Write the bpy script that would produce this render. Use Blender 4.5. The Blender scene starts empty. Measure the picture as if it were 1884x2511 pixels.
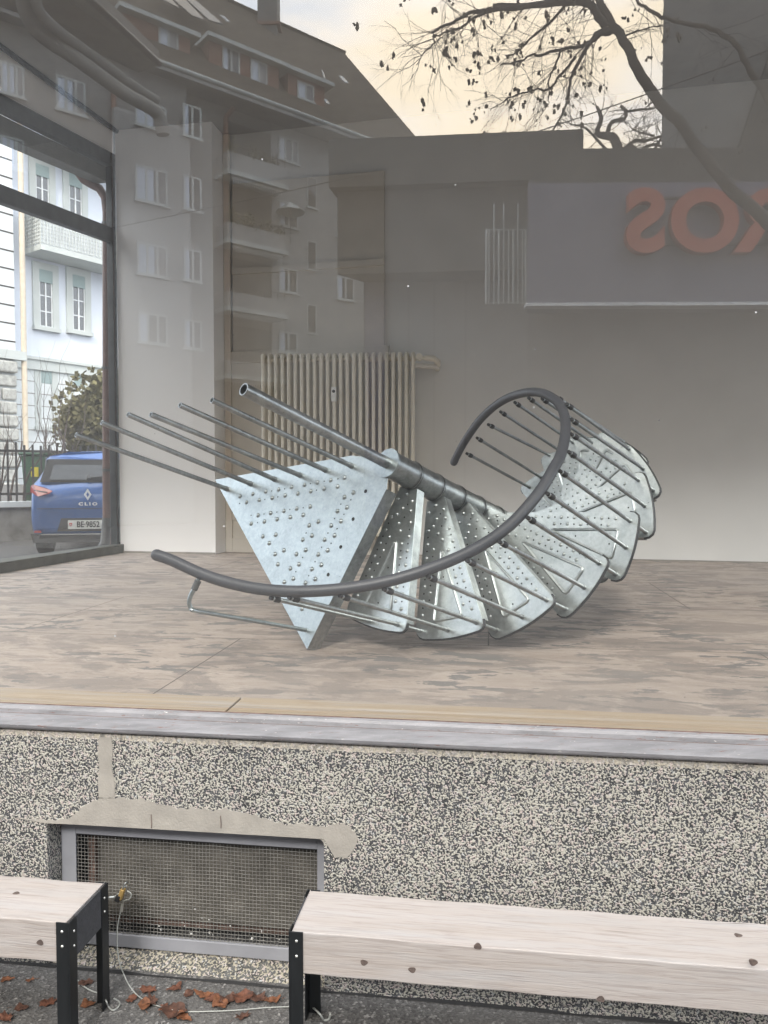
import bpy, math, random
import numpy as np
from mathutils import Vector, Matrix, noise
R = math.radians
sc = bpy.context.scene
col = sc.collection

# ------------------------------------------------------------ camera
FPX, CX, CY = 1886.0, 942.0, 1255.5
CAMZ = 1.6
PIT = math.atan(75.5 / FPX)
cd = bpy.data.cameras.new('camera')
cam = bpy.data.objects.new('camera', cd)
col.objects.link(cam)
cam.location = (0, 0, CAMZ)
cam.rotation_euler = (math.pi / 2 - PIT, 0, 0)
cd.sensor_fit = 'HORIZONTAL'
cd.sensor_width = 36.0
cd.lens = 36.0 * FPX / 1884.0
cd.clip_start = 0.05
cd.clip_end = 2000
sc.camera = cam

# ------------------------------------------------------------ world
SUN_EL, SUN_AZ = R(37.2), R(190)          # azimuth from +Y towards +X (behind the camera)
w = bpy.data.worlds.new('World')
sc.world = w
w.use_nodes = True
nt = w.node_tree
nt.nodes.clear()
out = nt.nodes.new('ShaderNodeOutputWorld')
sky = nt.nodes.new('ShaderNodeTexSky')
sky.sky_type = 'NISHITA'
sky.sun_disc = False
sky.sun_elevation = SUN_EL
sky.sun_rotation = SUN_AZ
sky.dust_density = 3.0
bg1 = nt.nodes.new('ShaderNodeBackground'); bg1.inputs[1].default_value = 0.12
nt.links.new(sky.outputs[0], bg1.inputs[0])
tc = nt.nodes.new('ShaderNodeTexCoord')
mp = nt.nodes.new('ShaderNodeMapping'); mp.inputs['Scale'].default_value = (1.0, 1.0, 3.4)
nt.links.new(tc.outputs['Generated'], mp.inputs[0])
nz = nt.nodes.new('ShaderNodeTexNoise'); nz.inputs['Scale'].default_value = 2.6
nz.inputs['Detail'].default_value = 5; nz.inputs['Roughness'].default_value = 0.5
nt.links.new(mp.outputs[0], nz.inputs['Vector'])
cr = nt.nodes.new('ShaderNodeValToRGB')
e = cr.color_ramp.elements
e[0].position = 0.40; e[0].color = (0.66, 0.74, 0.84, 1)
e[1].position = 0.60; e[1].color = (1.0, 0.87, 0.65, 1)
m_ = e.new(0.5); m_.color = (0.95, 0.90, 0.82, 1)
nt.links.new(nz.outputs[0], cr.inputs[0])
bg2 = nt.nodes.new('ShaderNodeBackground'); bg2.inputs[1].default_value = 2.6
mcol = nt.nodes.new('ShaderNodeMix'); mcol.data_type = 'RGBA'; mcol.inputs[6].default_value = (0.86, 0.92, 1.0, 1)
nt.links.new(cr.outputs[0], mcol.inputs[7]); nt.links.new(mcol.outputs[2], bg2.inputs[0])
# cloud deck is brighter around the veiled sun
sd = Vector((math.sin(SUN_AZ) * math.cos(SUN_EL), math.cos(SUN_AZ) * math.cos(SUN_EL), math.sin(SUN_EL)))
dp = nt.nodes.new('ShaderNodeVectorMath'); dp.operation = 'DOT_PRODUCT'
nrm = nt.nodes.new('ShaderNodeVectorMath'); nrm.operation = 'NORMALIZE'
nt.links.new(tc.outputs['Generated'], nrm.inputs[0])
nt.links.new(nrm.outputs[0], dp.inputs[0]); dp.inputs[1].default_value = sd
mr = nt.nodes.new('ShaderNodeMapRange')
mr.inputs['From Min'].default_value = 0.2; mr.inputs['From Max'].default_value = 1.0
mr.inputs['To Min'].default_value = 2.0; mr.inputs['To Max'].default_value = 3.4
nt.links.new(dp.outputs['Value'], mr.inputs['Value'])
nt.links.new(mr.outputs[0], bg2.inputs[1])
mr2 = nt.nodes.new('ShaderNodeMapRange'); mr2.inputs['From Min'].default_value = 0.45; mr2.inputs['From Max'].default_value = 0.9
nt.links.new(dp.outputs['Value'], mr2.inputs['Value']); nt.links.new(mr2.outputs[0], mcol.inputs[0])
mx = nt.nodes.new('ShaderNodeMixShader'); mx.inputs[0].default_value = 0.85
nt.links.new(bg1.outputs[0], mx.inputs[1]); nt.links.new(bg2.outputs[0], mx.inputs[2])
nt.links.new(mx.outputs[0], out.inputs[0])

ld = bpy.data.lights.new('sun', 'SUN'); ld.energy = 1.4; ld.angle = R(10.5); ld.color = (1.0, 0.98, 0.95)
sun = bpy.data.objects.new('sun', ld); col.objects.link(sun)
sun.rotation_euler = sd.to_track_quat('Z', 'Y').to_euler()
sun.location = (0, -20, 40)

sc.view_settings.view_transform = 'Standard'
sc.view_settings.look = 'None'
sc.view_settings.exposure = 0.9
sc.view_settings.gamma = 1.0
try:
    sc.cycles.use_denoising = True
    sc.cycles.max_bounces = 9
    sc.cycles.diffuse_bounces = 5
    sc.cycles.glossy_bounces = 5
    sc.cycles.transparent_max_bounces = 10
    sc.cycles.caustics_reflective = False
    sc.cycles.sample_clamp_indirect = 6.0
except Exception:
    pass

# ------------------------------------------------------------ geometry of the view
cp_, sp_ = math.cos(PIT), math.sin(PIT)
CAM = Vector((0, 0, CAMZ))
def ray(px, py):
    x, y = (px - CX) / FPX, (py - CY) / FPX
    return Vector((x, cp_ - y * sp_, -sp_ - y * cp_))
def at(px, py, Y):
    r = ray(px, py)
    return CAM + r * (Y / r.y)
def on(px, py, P0, n):
    r = ray(px, py)
    return CAM + r * ((Vector(P0) - CAM).dot(n) / r.dot(n))
def onz(px, py, z):
    return on(px, py, (0, 0, z), Vector((0, 0, 1)))

YAW = R(7.8)
U = Vector((math.cos(YAW), -math.sin(YAW), 0))
N = Vector((math.sin(YAW), math.cos(YAW), 0))
ZV = Vector((0, 0, 1))
O = Vector((-0.622, 2.41, 0))
G0 = O + N * 0.14
def wl(a, z, d=0.0):
    return O + U * a + N * d + ZV * z
def flip(p):                                # across the plane of the shop glass
    return p - 2 * (p - G0).dot(N) * N
FZ = 0.80                                   # shop floor level

# ------------------------------------------------------------ mesh helpers
def perp(d):
    a = Vector((0, 0, 1)) if abs(d.z) < 0.9 else Vector((1, 0, 0))
    x = d.cross(a).normalized()
    return x, d.cross(x).normalized()
class MB:
    def __init__(s): s.v = []; s.f = []; s.sm = []; s.mi = []; s.m = 0
    def add(s, vs, fs, smooth=False):
        o = len(s.v)
        s.v += [Vector(p) for p in vs]
        for f in fs:
            s.f.append([i + o for i in f]); s.sm.append(smooth); s.mi.append(s.m)
        return s
    def box(s, c, ax, ay, az):              # centre and three half axes
        c = Vector(c); vs = []
        for k in (-1, 1):
            for j in (-1, 1):
                for i in (-1, 1): vs.append(c + ax * i + ay * j + az * k)
        return s.add(vs, [(0, 2, 3, 1), (4, 5, 7, 6), (0, 1, 5, 4), (2, 6, 7, 3), (0, 4, 6, 2), (1, 3, 7, 5)])
    def bx(s, a0, a1, b0, b1, c0, c1, fr=None):   # box in a frame (origin, ex, ey, ez)
        o, ex, ey, ez = fr or (Vector((0, 0, 0)), Vector((1, 0, 0)), Vector((0, 1, 0)), ZV)
        c = o + ex * (a0 + a1) / 2 + ey * (b0 + b1) / 2 + ez * (c0 + c1) / 2
        return s.box(c, ex * (a1 - a0) / 2, ey * (b1 - b0) / 2, ez * (c1 - c0) / 2)
    def prism(s, pts, ext, smooth=False):
        n = len(pts); ext = Vector(ext)
        vs = [Vector(p) for p in pts] + [Vector(p) + ext for p in pts]
        s.add(vs, [list(range(n - 1, -1, -1)), list(range(n, 2 * n))])
        return s.add(vs, [(i, (i + 1) % n, n + (i + 1) % n, n + i) for i in range(n)], smooth)
    def quad(s, *p): return s.add(p, [tuple(range(len(p)))])
    def tube(s, path, r, seg=8, caps=True, hollow=0.0):
        path = [Vector(p) for p in path]; n = len(path)
        rs = r if isinstance(r, (list, tuple)) else [r] * n
        d0 = (path[1] - path[0]).normalized(); x, y = perp(d0); vs = []
        for i, p in enumerate(path):
            d = (path[min(i + 1, n - 1)] - path[max(i - 1, 0)])
            if d.length < 1e-9: d = d0
            d.normalize()
            x = (x - d * x.dot(d)); x.normalize(); y = d.cross(x)
            for k in range(seg):
                a = 2 * math.pi * k / seg
                vs.append(p + (x * math.cos(a) + y * math.sin(a)) * rs[i])
        fs = []
        for i in range(n - 1):
            for k in range(seg):
                a, b = i * seg + k, i * seg + (k + 1) % seg
                fs.append((a, b, b + seg, a + seg))
        s.add(vs, fs, True)
        if caps:
            if not hollow: s.add(vs[:seg], [list(range(seg - 1, -1, -1))])
            s.add(vs[-seg:], [list(range(seg))])
        if hollow:                          # open end at path[0]
            d = (path[1] - path[0]).normalized(); ri = hollow
            inn = [path[0] + (v - path[0]) * (ri / rs[0]) for v in vs[:seg]]
            dep = [v + d * ri * 7 for v in inn]
            al = vs[:seg] + inn + dep; q = []
            for k in range(seg):
                k2 = (k + 1) % seg
                q.append((k, seg + k, seg + k2, k2))
            s.add(al, q)
            s.add(al, [(seg + k, 2 * seg + k, 2 * seg + (k + 1) % seg, seg + (k + 1) % seg) for k in range(seg)], True)
            s.add(dep, [list(range(seg))])
        return s
    def dome(s, c, nrm_, r, h, seg=8):
        nrm_ = nrm_.normalized(); x, y = perp(nrm_); vs = []
        for rr, hh in ((1, 0), (0.8, 0.6), (0.4, 0.93)):
            for k in range(seg):
                a = 2 * math.pi * k / seg
                vs.append(c + (x * math.cos(a) + y * math.sin(a)) * r * rr + nrm_ * h * hh)
        vs.append(c + nrm_ * h); fs = []
        for j in range(2):
            for k in range(seg):
                a, b = j * seg + k, j * seg + (k + 1) % seg
                fs.append((a, b, b + seg, a + seg))
        for k in range(seg): fs.append((2 * seg + k, 2 * seg + (k + 1) % seg, 3 * seg))
        return s.add(vs, fs, True)
    def disc(s, c, nrm_, r, seg=10):
        x, y = perp(nrm_.normalized())
        return s.add([c + (x * math.cos(2 * math.pi * k / seg) + y * math.sin(2 * math.pi * k / seg)) * r for k in range(seg)],
                     [list(range(seg))])
    def blob(s, c, r, seed=0, jit=0.3, sub=1):
        t = (1 + 5 ** 0.5) / 2
        vs = [Vector(q).normalized() for q in ((-1, t, 0), (1, t, 0), (-1, -t, 0), (1, -t, 0), (0, -1, t), (0, 1, t), (0, -1, -t), (0, 1, -t), (t, 0, -1), (t, 0, 1), (-t, 0, -1), (-t, 0, 1))]
        fs = [(0, 11, 5), (0, 5, 1), (0, 1, 7), (0, 7, 10), (0, 10, 11), (1, 5, 9), (5, 11, 4), (11, 10, 2), (10, 7, 6), (7, 1, 8), (3, 9, 4), (3, 4, 2), (3, 2, 6), (3, 6, 8), (3, 8, 9), (4, 9, 5), (2, 4, 11), (6, 2, 10), (8, 6, 7), (9, 8, 1)]
        rr = random.Random(seed)
        r = Vector(r) if not isinstance(r, (int, float)) else Vector((r, r, r))
        vs = [Vector((v.x * r.x, v.y * r.y, v.z * r.z)) * (1 + rr.uniform(-jit, jit)) + Vector(c) for v in vs]
        return s.add(vs, fs)
    def build(s, name, mat, parent=None, mirror=False, bevel=0.0):
        vs = [flip(v) for v in s.v] if mirror else s.v
        fs = [f[::-1] for f in s.f] if mirror else s.f
        loc = Vector(parent['_w']) if parent is not None else (sum(vs, Vector()) / max(1, len(vs)) if vs else Vector())
        if parent is None: loc.z = min(v.z for v in vs)
        me = bpy.data.meshes.new(name)
        me.from_pydata([tuple(v - loc) for v in vs], [], [tuple(f) for f in fs])
        for m in (mat if isinstance(mat, (list, tuple)) else [mat]): me.materials.append(m)
        me.polygons.foreach_set('use_smooth', s.sm)
        me.polygons.foreach_set('material_index', s.mi)
        me.update()
        o = bpy.data.objects.new(name, me)
        col.objects.link(o)
        if parent is not None: o.parent = parent; o['_w'] = parent['_w']
        else: o.location = loc; o['_w'] = tuple(loc)
        if bevel:
            b = o.modifiers.new('bevel', 'BEVEL'); b.width = bevel; b.segments = 2; b.limit_method = 'ANGLE'; b.angle_limit = R(40)
        return o
def tag(o, label=None, cat=None, group=None, kind=None):
    if label: o['label'] = label
    if cat: o['category'] = cat
    if group: o['group'] = group
    if kind: o['kind'] = kind
    return o
def thing(name, loc, label, cat, group=None, mirror=False):
    o = bpy.data.objects.new(name, None)
    loc = flip(Vector(loc)) if mirror else Vector(loc)
    o.location = loc; o['_w'] = tuple(loc); o.empty_display_size = 0.1
    col.objects.link(o)
    return tag(o, label, cat, group)

# ------------------------------------------------------------ materials
def newmat(name):
    m = bpy.data.materials.new(name); m.use_nodes = True
    t = m.node_tree; t.nodes.clear()
    o = t.nodes.new('ShaderNodeOutputMaterial'); b = t.nodes.new('ShaderNodeBsdfPrincipled')
    t.links.new(b.outputs[0], o.inputs[0])
    return m, t, b
def nn(t, ty, **kw):
    n = t.nodes.new(ty)
    for k, v in kw.items():
        if k in n.inputs: n.inputs[k].default_value = v
        else: setattr(n, k, v)
    return n
def coords(t, scale=(1, 1, 1), rotz=0.0):
    g = nn(t, 'ShaderNodeNewGeometry')
    m = nn(t, 'ShaderNodeMapping'); m.inputs['Scale'].default_value = scale; m.inputs['Rotation'].default_value = (0, 0, rotz)
    t.links.new(g.outputs['Position'], m.inputs['Vector'])
    return m.outputs[0]
def noisy(t, vec, scale, detail=4, rough=0.55, dist=0.0):
    n = nn(t, 'ShaderNodeTexNoise', Scale=scale, Detail=detail, Roughness=rough, Distortion=dist)
    t.links.new(vec, n.inputs['Vector']); return n.outputs[0]
def ramp(t, fac, stops, interp='LINEAR'):
    r = nn(t, 'ShaderNodeValToRGB'); r.color_ramp.interpolation = interp
    el = r.color_ramp.elements
    for i, (p, c) in enumerate(stops):
        q = el[i] if i < 2 else el.new(p)
        q.position = p; q.color = (*c, 1) if len(c) == 3 else c
    t.links.new(fac, r.inputs[0]); return r.outputs[0]
def mixc(t, fac, a, b, mode='MIX'):
    m = nn(t, 'ShaderNodeMix', data_type='RGBA', blend_type=mode)
    for sock, v in ((m.inputs[0], fac), (m.inputs[6], a), (m.inputs[7], b)):
        if hasattr(v, 'node'): t.links.new(v, sock)
        elif isinstance(v, (int, float)): sock.default_value = v
        else: sock.default_value = (*v, 1)
    return m.outputs[2]
def bump(t, b, h, strength=0.3, dist=0.01):
    n = nn(t, 'ShaderNodeBump', Strength=strength, Distance=dist)
    t.links.new(h, n.inputs['Height']); t.links.new(n.outputs[0], b.inputs['Normal'])
def plain(name, c, rough=0.6, metal=0.0, var=0.12, scale=6.0, bmp=0.0, bscale=60.0, sc3=(1, 1, 1)):
    m, t, b = newmat(name)
    v = coords(t, sc3)
    n = noisy(t, v, scale, 5)
    lo = tuple(x * (1 - var) for x in c); hi = tuple(min(1, x * (1 + var)) for x in c)
    t.links.new(ramp(t, n, [(0.3, lo), (0.7, hi)]), b.inputs['Base Color'])
    b.inputs['Roughness'].default_value = rough; b.inputs['Metallic'].default_value = metal
    if bmp: bump(t, b, noisy(t, v, bscale, 3), bmp, 0.004)
    return m
def galvanised(name, lo, hi, rough=0.36):
    m, t, b = newmat(name)
    v = coords(t)
    n1 = noisy(t, v, 9, 5, 0.65, 1.2); n2 = noisy(t, v, 55, 4, 0.6, 0.6)
    vo = nn(t, 'ShaderNodeTexVoronoi', Scale=70.0); t.links.new(v, vo.inputs['Vector'])
    c1 = ramp(t, n1, [(0.32, lo), (0.68, hi)])
    c2 = mixc(t, 0.2, c1, ramp(t, n2, [(0.35, tuple(x * 0.62 for x in lo)), (0.6, hi)]))
    c3 = mixc(t, 0.08, c2, ramp(t, vo.outputs['Color'], [(0.0, lo), (1.0, (0.95, 0.97, 0.97))]))
    t.links.new(c3, b.inputs['Base Color'])
    b.inputs['Metallic'].default_value = 0.93
    rr = nn(t, 'ShaderNodeMapRange'); rr.inputs['To Min'].default_value = rough - 0.1; rr.inputs['To Max'].default_value = rough + 0.16
    t.links.new(n2, rr.inputs['Value']); t.links.new(rr.outputs[0], b.inputs['Roughness'])
    sv = coords(t, (1, 1, 1)); st = noisy(t, sv, 26, 3, 0.5, 2.0)
    bump(t, b, st, 0.09, 0.006)
    return m

M = {}
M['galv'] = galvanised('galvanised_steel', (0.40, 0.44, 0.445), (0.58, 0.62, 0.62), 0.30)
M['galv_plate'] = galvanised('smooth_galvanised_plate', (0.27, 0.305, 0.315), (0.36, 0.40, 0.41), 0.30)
M['galv_dark'] = galvanised('darkened_galvanised_steel', (0.20, 0.215, 0.22), (0.42, 0.445, 0.45), 0.30)  # darker copy of the steel; dim room reflections put into its colour
M['shade_lip'] = plain('painted_edge_shade', (0.06, 0.063, 0.066), 0.45, 0.7)  # dark lip stands in for the shaded thickness of the tread edge
M['hole'] = plain('hole_shade', (0.01, 0.01, 0.01), 0.9)  # dark discs on the plates give the shade inside their holes
M['rail'] = plain('grey_plastic_rail', (0.062, 0.065, 0.075), 0.42, 0, 0.06, 20, 0.05, 300)
M['black_plastic'] = plain('black_plastic', (0.02, 0.02, 0.022), 0.5)
M['wall_in'] = plain('painted_plaster_beige', (0.74, 0.735, 0.715), 0.8, 0, 0.03, 2.2, 0.04, 40)
M['wall_white'] = plain('painted_plaster_white', (0.90, 0.89, 0.88), 0.8, 0, 0.02, 1.5, 0.05, 30)
M['ceiling'] = plain('ceiling_paint', (0.36, 0.36, 0.358), 0.9, 0, 0.04)
M['panel'] = plain('cream_panel_paint', (0.66, 0.62, 0.55), 0.55, 0, 0.05, 3)
M['radiator'] = plain('cream_radiator_enamel', (0.76, 0.71, 0.60), 0.4, 0, 0.03, 10)
M['frame'] = plain('grey_window_frame', (0.085, 0.088, 0.09), 0.5, 0.3, 0.2, 8, 0.05, 50)
M['frame_olive'] = plain('olive_steel_beam', (0.10, 0.10, 0.085), 0.6, 0.0, 0.2, 6)
M['brown_pipe'] = plain('brown_painted_pipe', (0.15, 0.075, 0.062), 0.5, 0, 0.25, 9, 0.1, 40)
M['black_steel'] = plain('black_raw_steel', (0.028, 0.031, 0.034), 0.42, 0.6, 0.3, 14, 0.06, 90, (1, 1, 0.2))
M['bolt'] = plain('zinc_bolt', (0.62, 0.62, 0.58), 0.35, 0.9)
M['cable'] = plain('plastic_coated_cable', (0.33, 0.34, 0.32), 0.4, 0.0, 0.1)
M['brass'] = plain('brass_padlock', (0.62, 0.42, 0.16), 0.35, 0.7)
M['vent_frame'] = plain('grey_vent_paint', (0.27, 0.275, 0.30), 0.55, 0, 0.12, 7, 0.05, 60)
M['mesh_wire'] = plain('galvanised_wire', (0.24, 0.235, 0.22), 0.55, 0.35, 0.3, 20)
M['mortar'] = plain('repair_mortar', (0.32, 0.30, 0.27), 0.9, 0, 0.13, 12, 0.35, 130)
M['leaf'] = plain('dry_leaf', (0.115, 0.045, 0.026), 0.7, 0, 0.5, 60, 0.2, 90)
M['leaf_b'] = plain('dry_leaf_dark', (0.075, 0.034, 0.022), 0.75, 0, 0.5, 60, 0.2, 90)
M['leaf_c'] = plain('dry_leaf_light', (0.15, 0.06, 0.028), 0.7, 0, 0.5, 60, 0.2, 90)
M['black'] = plain('near_black', (0.012, 0.012, 0.013), 0.8)
M['white_plastic'] = plain('white_plastic', (0.75, 0.75, 0.73), 0.4)

# worn steel sill: lilac grey paint with rust and chips
m, t, b = newmat('worn_painted_sill'); v = coords(t, (1.0, 6, 6), 0)
n = noisy(t, v, 5, 6, 0.7); c = ramp(t, n, [(0.35, (0.16, 0.16, 0.17)), (0.62, (0.25, 0.247, 0.262))])
chip = ramp(t, noisy(t, coords(t, (3, 30, 30)), 4, 6, 0.8), [(0.60, (0, 0, 0)), (0.64, (1, 1, 1))])
c = mixc(t, chip, c, (0.16, 0.085, 0.07))
ch2 = ramp(t, noisy(t, coords(t, (5, 20, 20), 0), 9, 5, 0.7), [(0.66, (0, 0, 0)), (0.70, (1, 1, 1))])
c = mixc(t, ch2, c, (0.66, 0.62, 0.58))
t.links.new(c, b.inputs['Base Color']); b.inputs['Roughness'].default_value = 0.45
bump(t, b, noisy(t, v, 30, 4), 0.2, 0.003); M['sill'] = m
M['sill_rust'] = plain('rusty_joint', (0.13, 0.085, 0.07), 0.8, 0, 0.5, 30, 0.3, 80)

# washed terrazzo / pebble dash
def terrazzo(name, cream, dark, sc_=165):
    m, t, b = newmat(name); v = coords(t)
    n = noisy(t, v, sc_, 1.6, 0.45, 0.35)
    big = noisy(t, v, 3.0, 3)
    ad = nn(t, 'ShaderNodeMath', operation='MULTIPLY_ADD'); t.links.new(big, ad.inputs[0])
    ad.inputs[1].default_value = 0.16; ad.inputs[2].default_value = -0.08
    a2 = nn(t, 'ShaderNodeMath', operation='ADD'); t.links.new(n, a2.inputs[0]); t.links.new(ad.outputs[0], a2.inputs[1])
    f = ramp(t, a2.outputs[0], [(0.485, (0, 0, 0)), (0.515, (1, 1, 1))])
    vo = nn(t, 'ShaderNodeTexVoronoi', Scale=120.0); t.links.new(v, vo.inputs['Vector'])
    hue = ramp(t, vo.outputs['Color'], [(0.15, cream), (0.6, tuple(x * 0.92 for x in cream)), (0.75, (0.46, 0.39, 0.37)), (0.9, (0.42, 0.43, 0.42))])
    dk = ramp(t, noisy(t, v, 40, 2), [(0.35, dark), (0.65, tuple(x * 2.4 for x in dark))])
    c = mixc(t, f, dk, hue)
    t.links.new(c, b.inputs['Base Color']); b.inputs['Roughness'].default_value = 0.75
    bump(t, b, a2.outputs[0], 0.7, 0.012)
    return m
M['terrazzo'] = terrazzo('washed_terrazzo', (0.44, 0.425, 0.375), (0.036, 0.037, 0.040))
M['terrazzo_smooth'] = terrazzo('weathered_terrazzo_edge', (0.42, 0.385, 0.32), (0.17, 0.16, 0.145), 120)
M['terrazzo_dirty'] = terrazzo('dirty_terrazzo', (0.36, 0.33, 0.26), (0.05, 0.05, 0.048), 140)

# asphalt
m, t, b = newmat('asphalt'); v = coords(t)
vo = nn(t, 'ShaderNodeTexVoronoi', Scale=130.0); t.links.new(v, vo.inputs['Vector'])
c = ramp(t, vo.outputs['Color'], [(0.2, (0.055, 0.052, 0.052)), (0.75, (0.12, 0.117, 0.114)), (0.95, (0.30, 0.29, 0.28))])
c = mixc(t, ramp(t, noisy(t, v, 2.5, 5), [(0.35, (0, 0, 0)), (0.7, (0.6, 0.6, 0.6))]), c, (0.125, 0.12, 0.115))
t.links.new(c, b.inputs['Base Color']); b.inputs['Roughness'].default_value = 0.85
bump(t, b, vo.outputs['Distance'], 0.5, 0.006); M['asphalt'] = m

# timber of the benches
def wood(name, ca, cb, line, ang, bmp=0.25, knots=True):
    m, t, b = newmat(name)
    v = coords(t, (1, 1, 1), ang)
    m2 = nn(t, 'ShaderNodeMapping'); m2.inputs['Scale'].default_value = (0.55, 7, 7); t.links.new(v, m2.inputs[0])
    warp = noisy(t, m2.outputs[0], 2.0, 3, 0.5)
    m3 = nn(t, 'ShaderNodeMapping'); m3.inputs['Scale'].default_value = (1.3, 26, 26); t.links.new(v, m3.inputs[0])
    g = noisy(t, m3.outputs[0], 4.5, 4, 0.62, 0.9)
    base = ramp(t, warp, [(0.3, ca), (0.7, cb)])
    ln = ramp(t, g, [(0.33, (1, 1, 1)), (0.52, (0.0, 0.0, 0.0))])
    base = mixc(t, mixc(t, 0.36, (0, 0, 0), ln), base, line)
    grey = ramp(t, noisy(t, m2.outputs[0], 5, 4), [(0.45, (0, 0, 0)), (0.75, (0.5, 0.5, 0.5))])
    base = mixc(t, grey, base, tuple(x * 0.93 for x in (ca[0], ca[0], ca[0] * 1.03)))
    crk = ramp(t, noisy(t, coords(t, (1, 1, 1), ang), 1.0, 1), [(0.0, (0, 0, 0)), (1.0, (0, 0, 0))])
    m5 = nn(t, 'ShaderNodeMapping'); m5.inputs['Scale'].default_value = (0.8, 34, 34); t.links.new(v, m5.inputs[0])
    crk = ramp(t, noisy(t, m5.outputs[0], 3.0, 2, 0.4, 0.5), [(0.235, (0.8, 0.8, 0.8)), (0.265, (0, 0, 0))])
    base = mixc(t, crk, base, tuple(x * 0.45 for x in line))
    if knots:
        vo = nn(t, 'ShaderNodeTexVoronoi', Scale=1.0)
        m4 = nn(t, 'ShaderNodeMapping'); m4.inputs['Scale'].default_value = (3.6, 9.0, 9.0); t.links.new(v, m4.inputs[0])
        t.links.new(m4.outputs[0], vo.inputs['Vector'])
        k = ramp(t, vo.outputs['Distance'], [(0.055, (1, 1, 1)), (0.09, (0.25, 0.25, 0.25)), (0.15, (0, 0, 0))])
        base = mixc(t, k, base, (0.17, 0.10, 0.085))
    t.links.new(base, b.inputs['Base Color']); b.inputs['Roughness'].default_value = 0.75
    bump(t, b, g, bmp, 0.003)
    return m
M['bench_wood'] = wood('weathered_larch', (0.40, 0.368, 0.355), (0.36, 0.32, 0.295), (0.15, 0.115, 0.095), YAW, 0.45, False)
M['charred'] = wood('charred_end_wood', (0.04, 0.042, 0.048), (0.06, 0.06, 0.066), (0.012, 0.012, 0.013), R(40), 0.5, False)
M['edge_board'] = wood('plywood_edge_board', (0.44, 0.36, 0.27), (0.39, 0.31, 0.22), (0.30, 0.20, 0.13), YAW, 0.1, False)

# worn plywood shop floor
m, t, b = newmat('worn_plywood_floor')
v = coords(t, (1, 1, 1), YAW)
ms = nn(t, 'ShaderNodeMapping'); ms.inputs['Scale'].default_value = (1.0, 2.6, 1.0); t.links.new(v, ms.inputs[0])
g1 = noisy(t, ms.outputs[0], 3.0, 7, 0.72, 0.4); g2 = noisy(t, ms.outputs[0], 14, 5, 0.7, 0.5); g3 = noisy(t, v, 0.5, 3)
c = ramp(t, g1, [(0.3, (0.34, 0.275, 0.23)), (0.7, (0.54, 0.46, 0.40))])
c = mixc(t, ramp(t, g2, [(0.53, (0, 0, 0)), (0.68, (0.45, 0.45, 0.45))]), c, (0.29, 0.205, 0.17))
st = ramp(t, noisy(t, ms.outputs[0], 4.6, 6, 0.66, 0.3), [(0.53, (0, 0, 0)), (0.555, (0.9, 0.9, 0.9))])
gt = ramp(t, noisy(t, v, 1.15, 3, 0.5), [(0.36, (0.2, 0.2, 0.2)), (0.5, (1, 1, 1))])
st = mixc(t, 1.0, st, gt, 'MULTIPLY')
c = mixc(t, st, c, (0.16, 0.155, 0.15))
mw = nn(t, 'ShaderNodeMapping'); mw.inputs['Scale'].default_value = (1.0, 1.7, 1.0); mw.inputs['Location'].default_value = (3.1, 7.7, 0); t.links.new(v, mw.inputs[0])
c = mixc(t, ramp(t, noisy(t, mw.outputs[0], 2.2, 7, 0.7, 0.8), [(0.49, (0, 0, 0)), (0.56, (0.7, 0.7, 0.7))]), c, (0.25, 0.21, 0.185))
c = mixc(t, ramp(t, g3, [(0.4, (0, 0, 0)), (0.7, (0.35, 0.35, 0.35))]), c, (0.36, 0.33, 0.31))
wh = ramp(t, noisy(t, ms.outputs[0], 22, 4, 0.7), [(0.66, (0, 0, 0)), (0.72, (0.5, 0.5, 0.5))])
c = mixc(t, wh, c, (0.62, 0.56, 0.50))
br = nn(t, 'ShaderNodeTexBrick', Scale=1.0); br.offset = 0.5
br.inputs['Mortar Size'].default_value = 0.0035; br.inputs['Brick Width'].default_value = 2.5; br.inputs['Row Height'].default_value = 1.25
br.inputs['Color1'].default_value = (0, 0, 0, 1); br.inputs['Color2'].default_value = (0, 0, 0, 1); br.inputs['Mortar'].default_value = (1, 1, 1, 1)
t.links.new(v, br.inputs['Vector'])
c = mixc(t, br.outputs['Color'], c, (0.12, 0.10, 0.09))
t.links.new(c, b.inputs['Base Color'])
rr = nn(t, 'ShaderNodeMapRange'); rr.inputs['To Min'].default_value = 0.42; rr.inputs['To Max'].default_value = 0.75
t.links.new(g1, rr.inputs['Value']); t.links.new(rr.outputs[0], b.inputs['Roughness'])
bump(t, b, g2, 0.15, 0.003); M['floor'] = m

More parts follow.
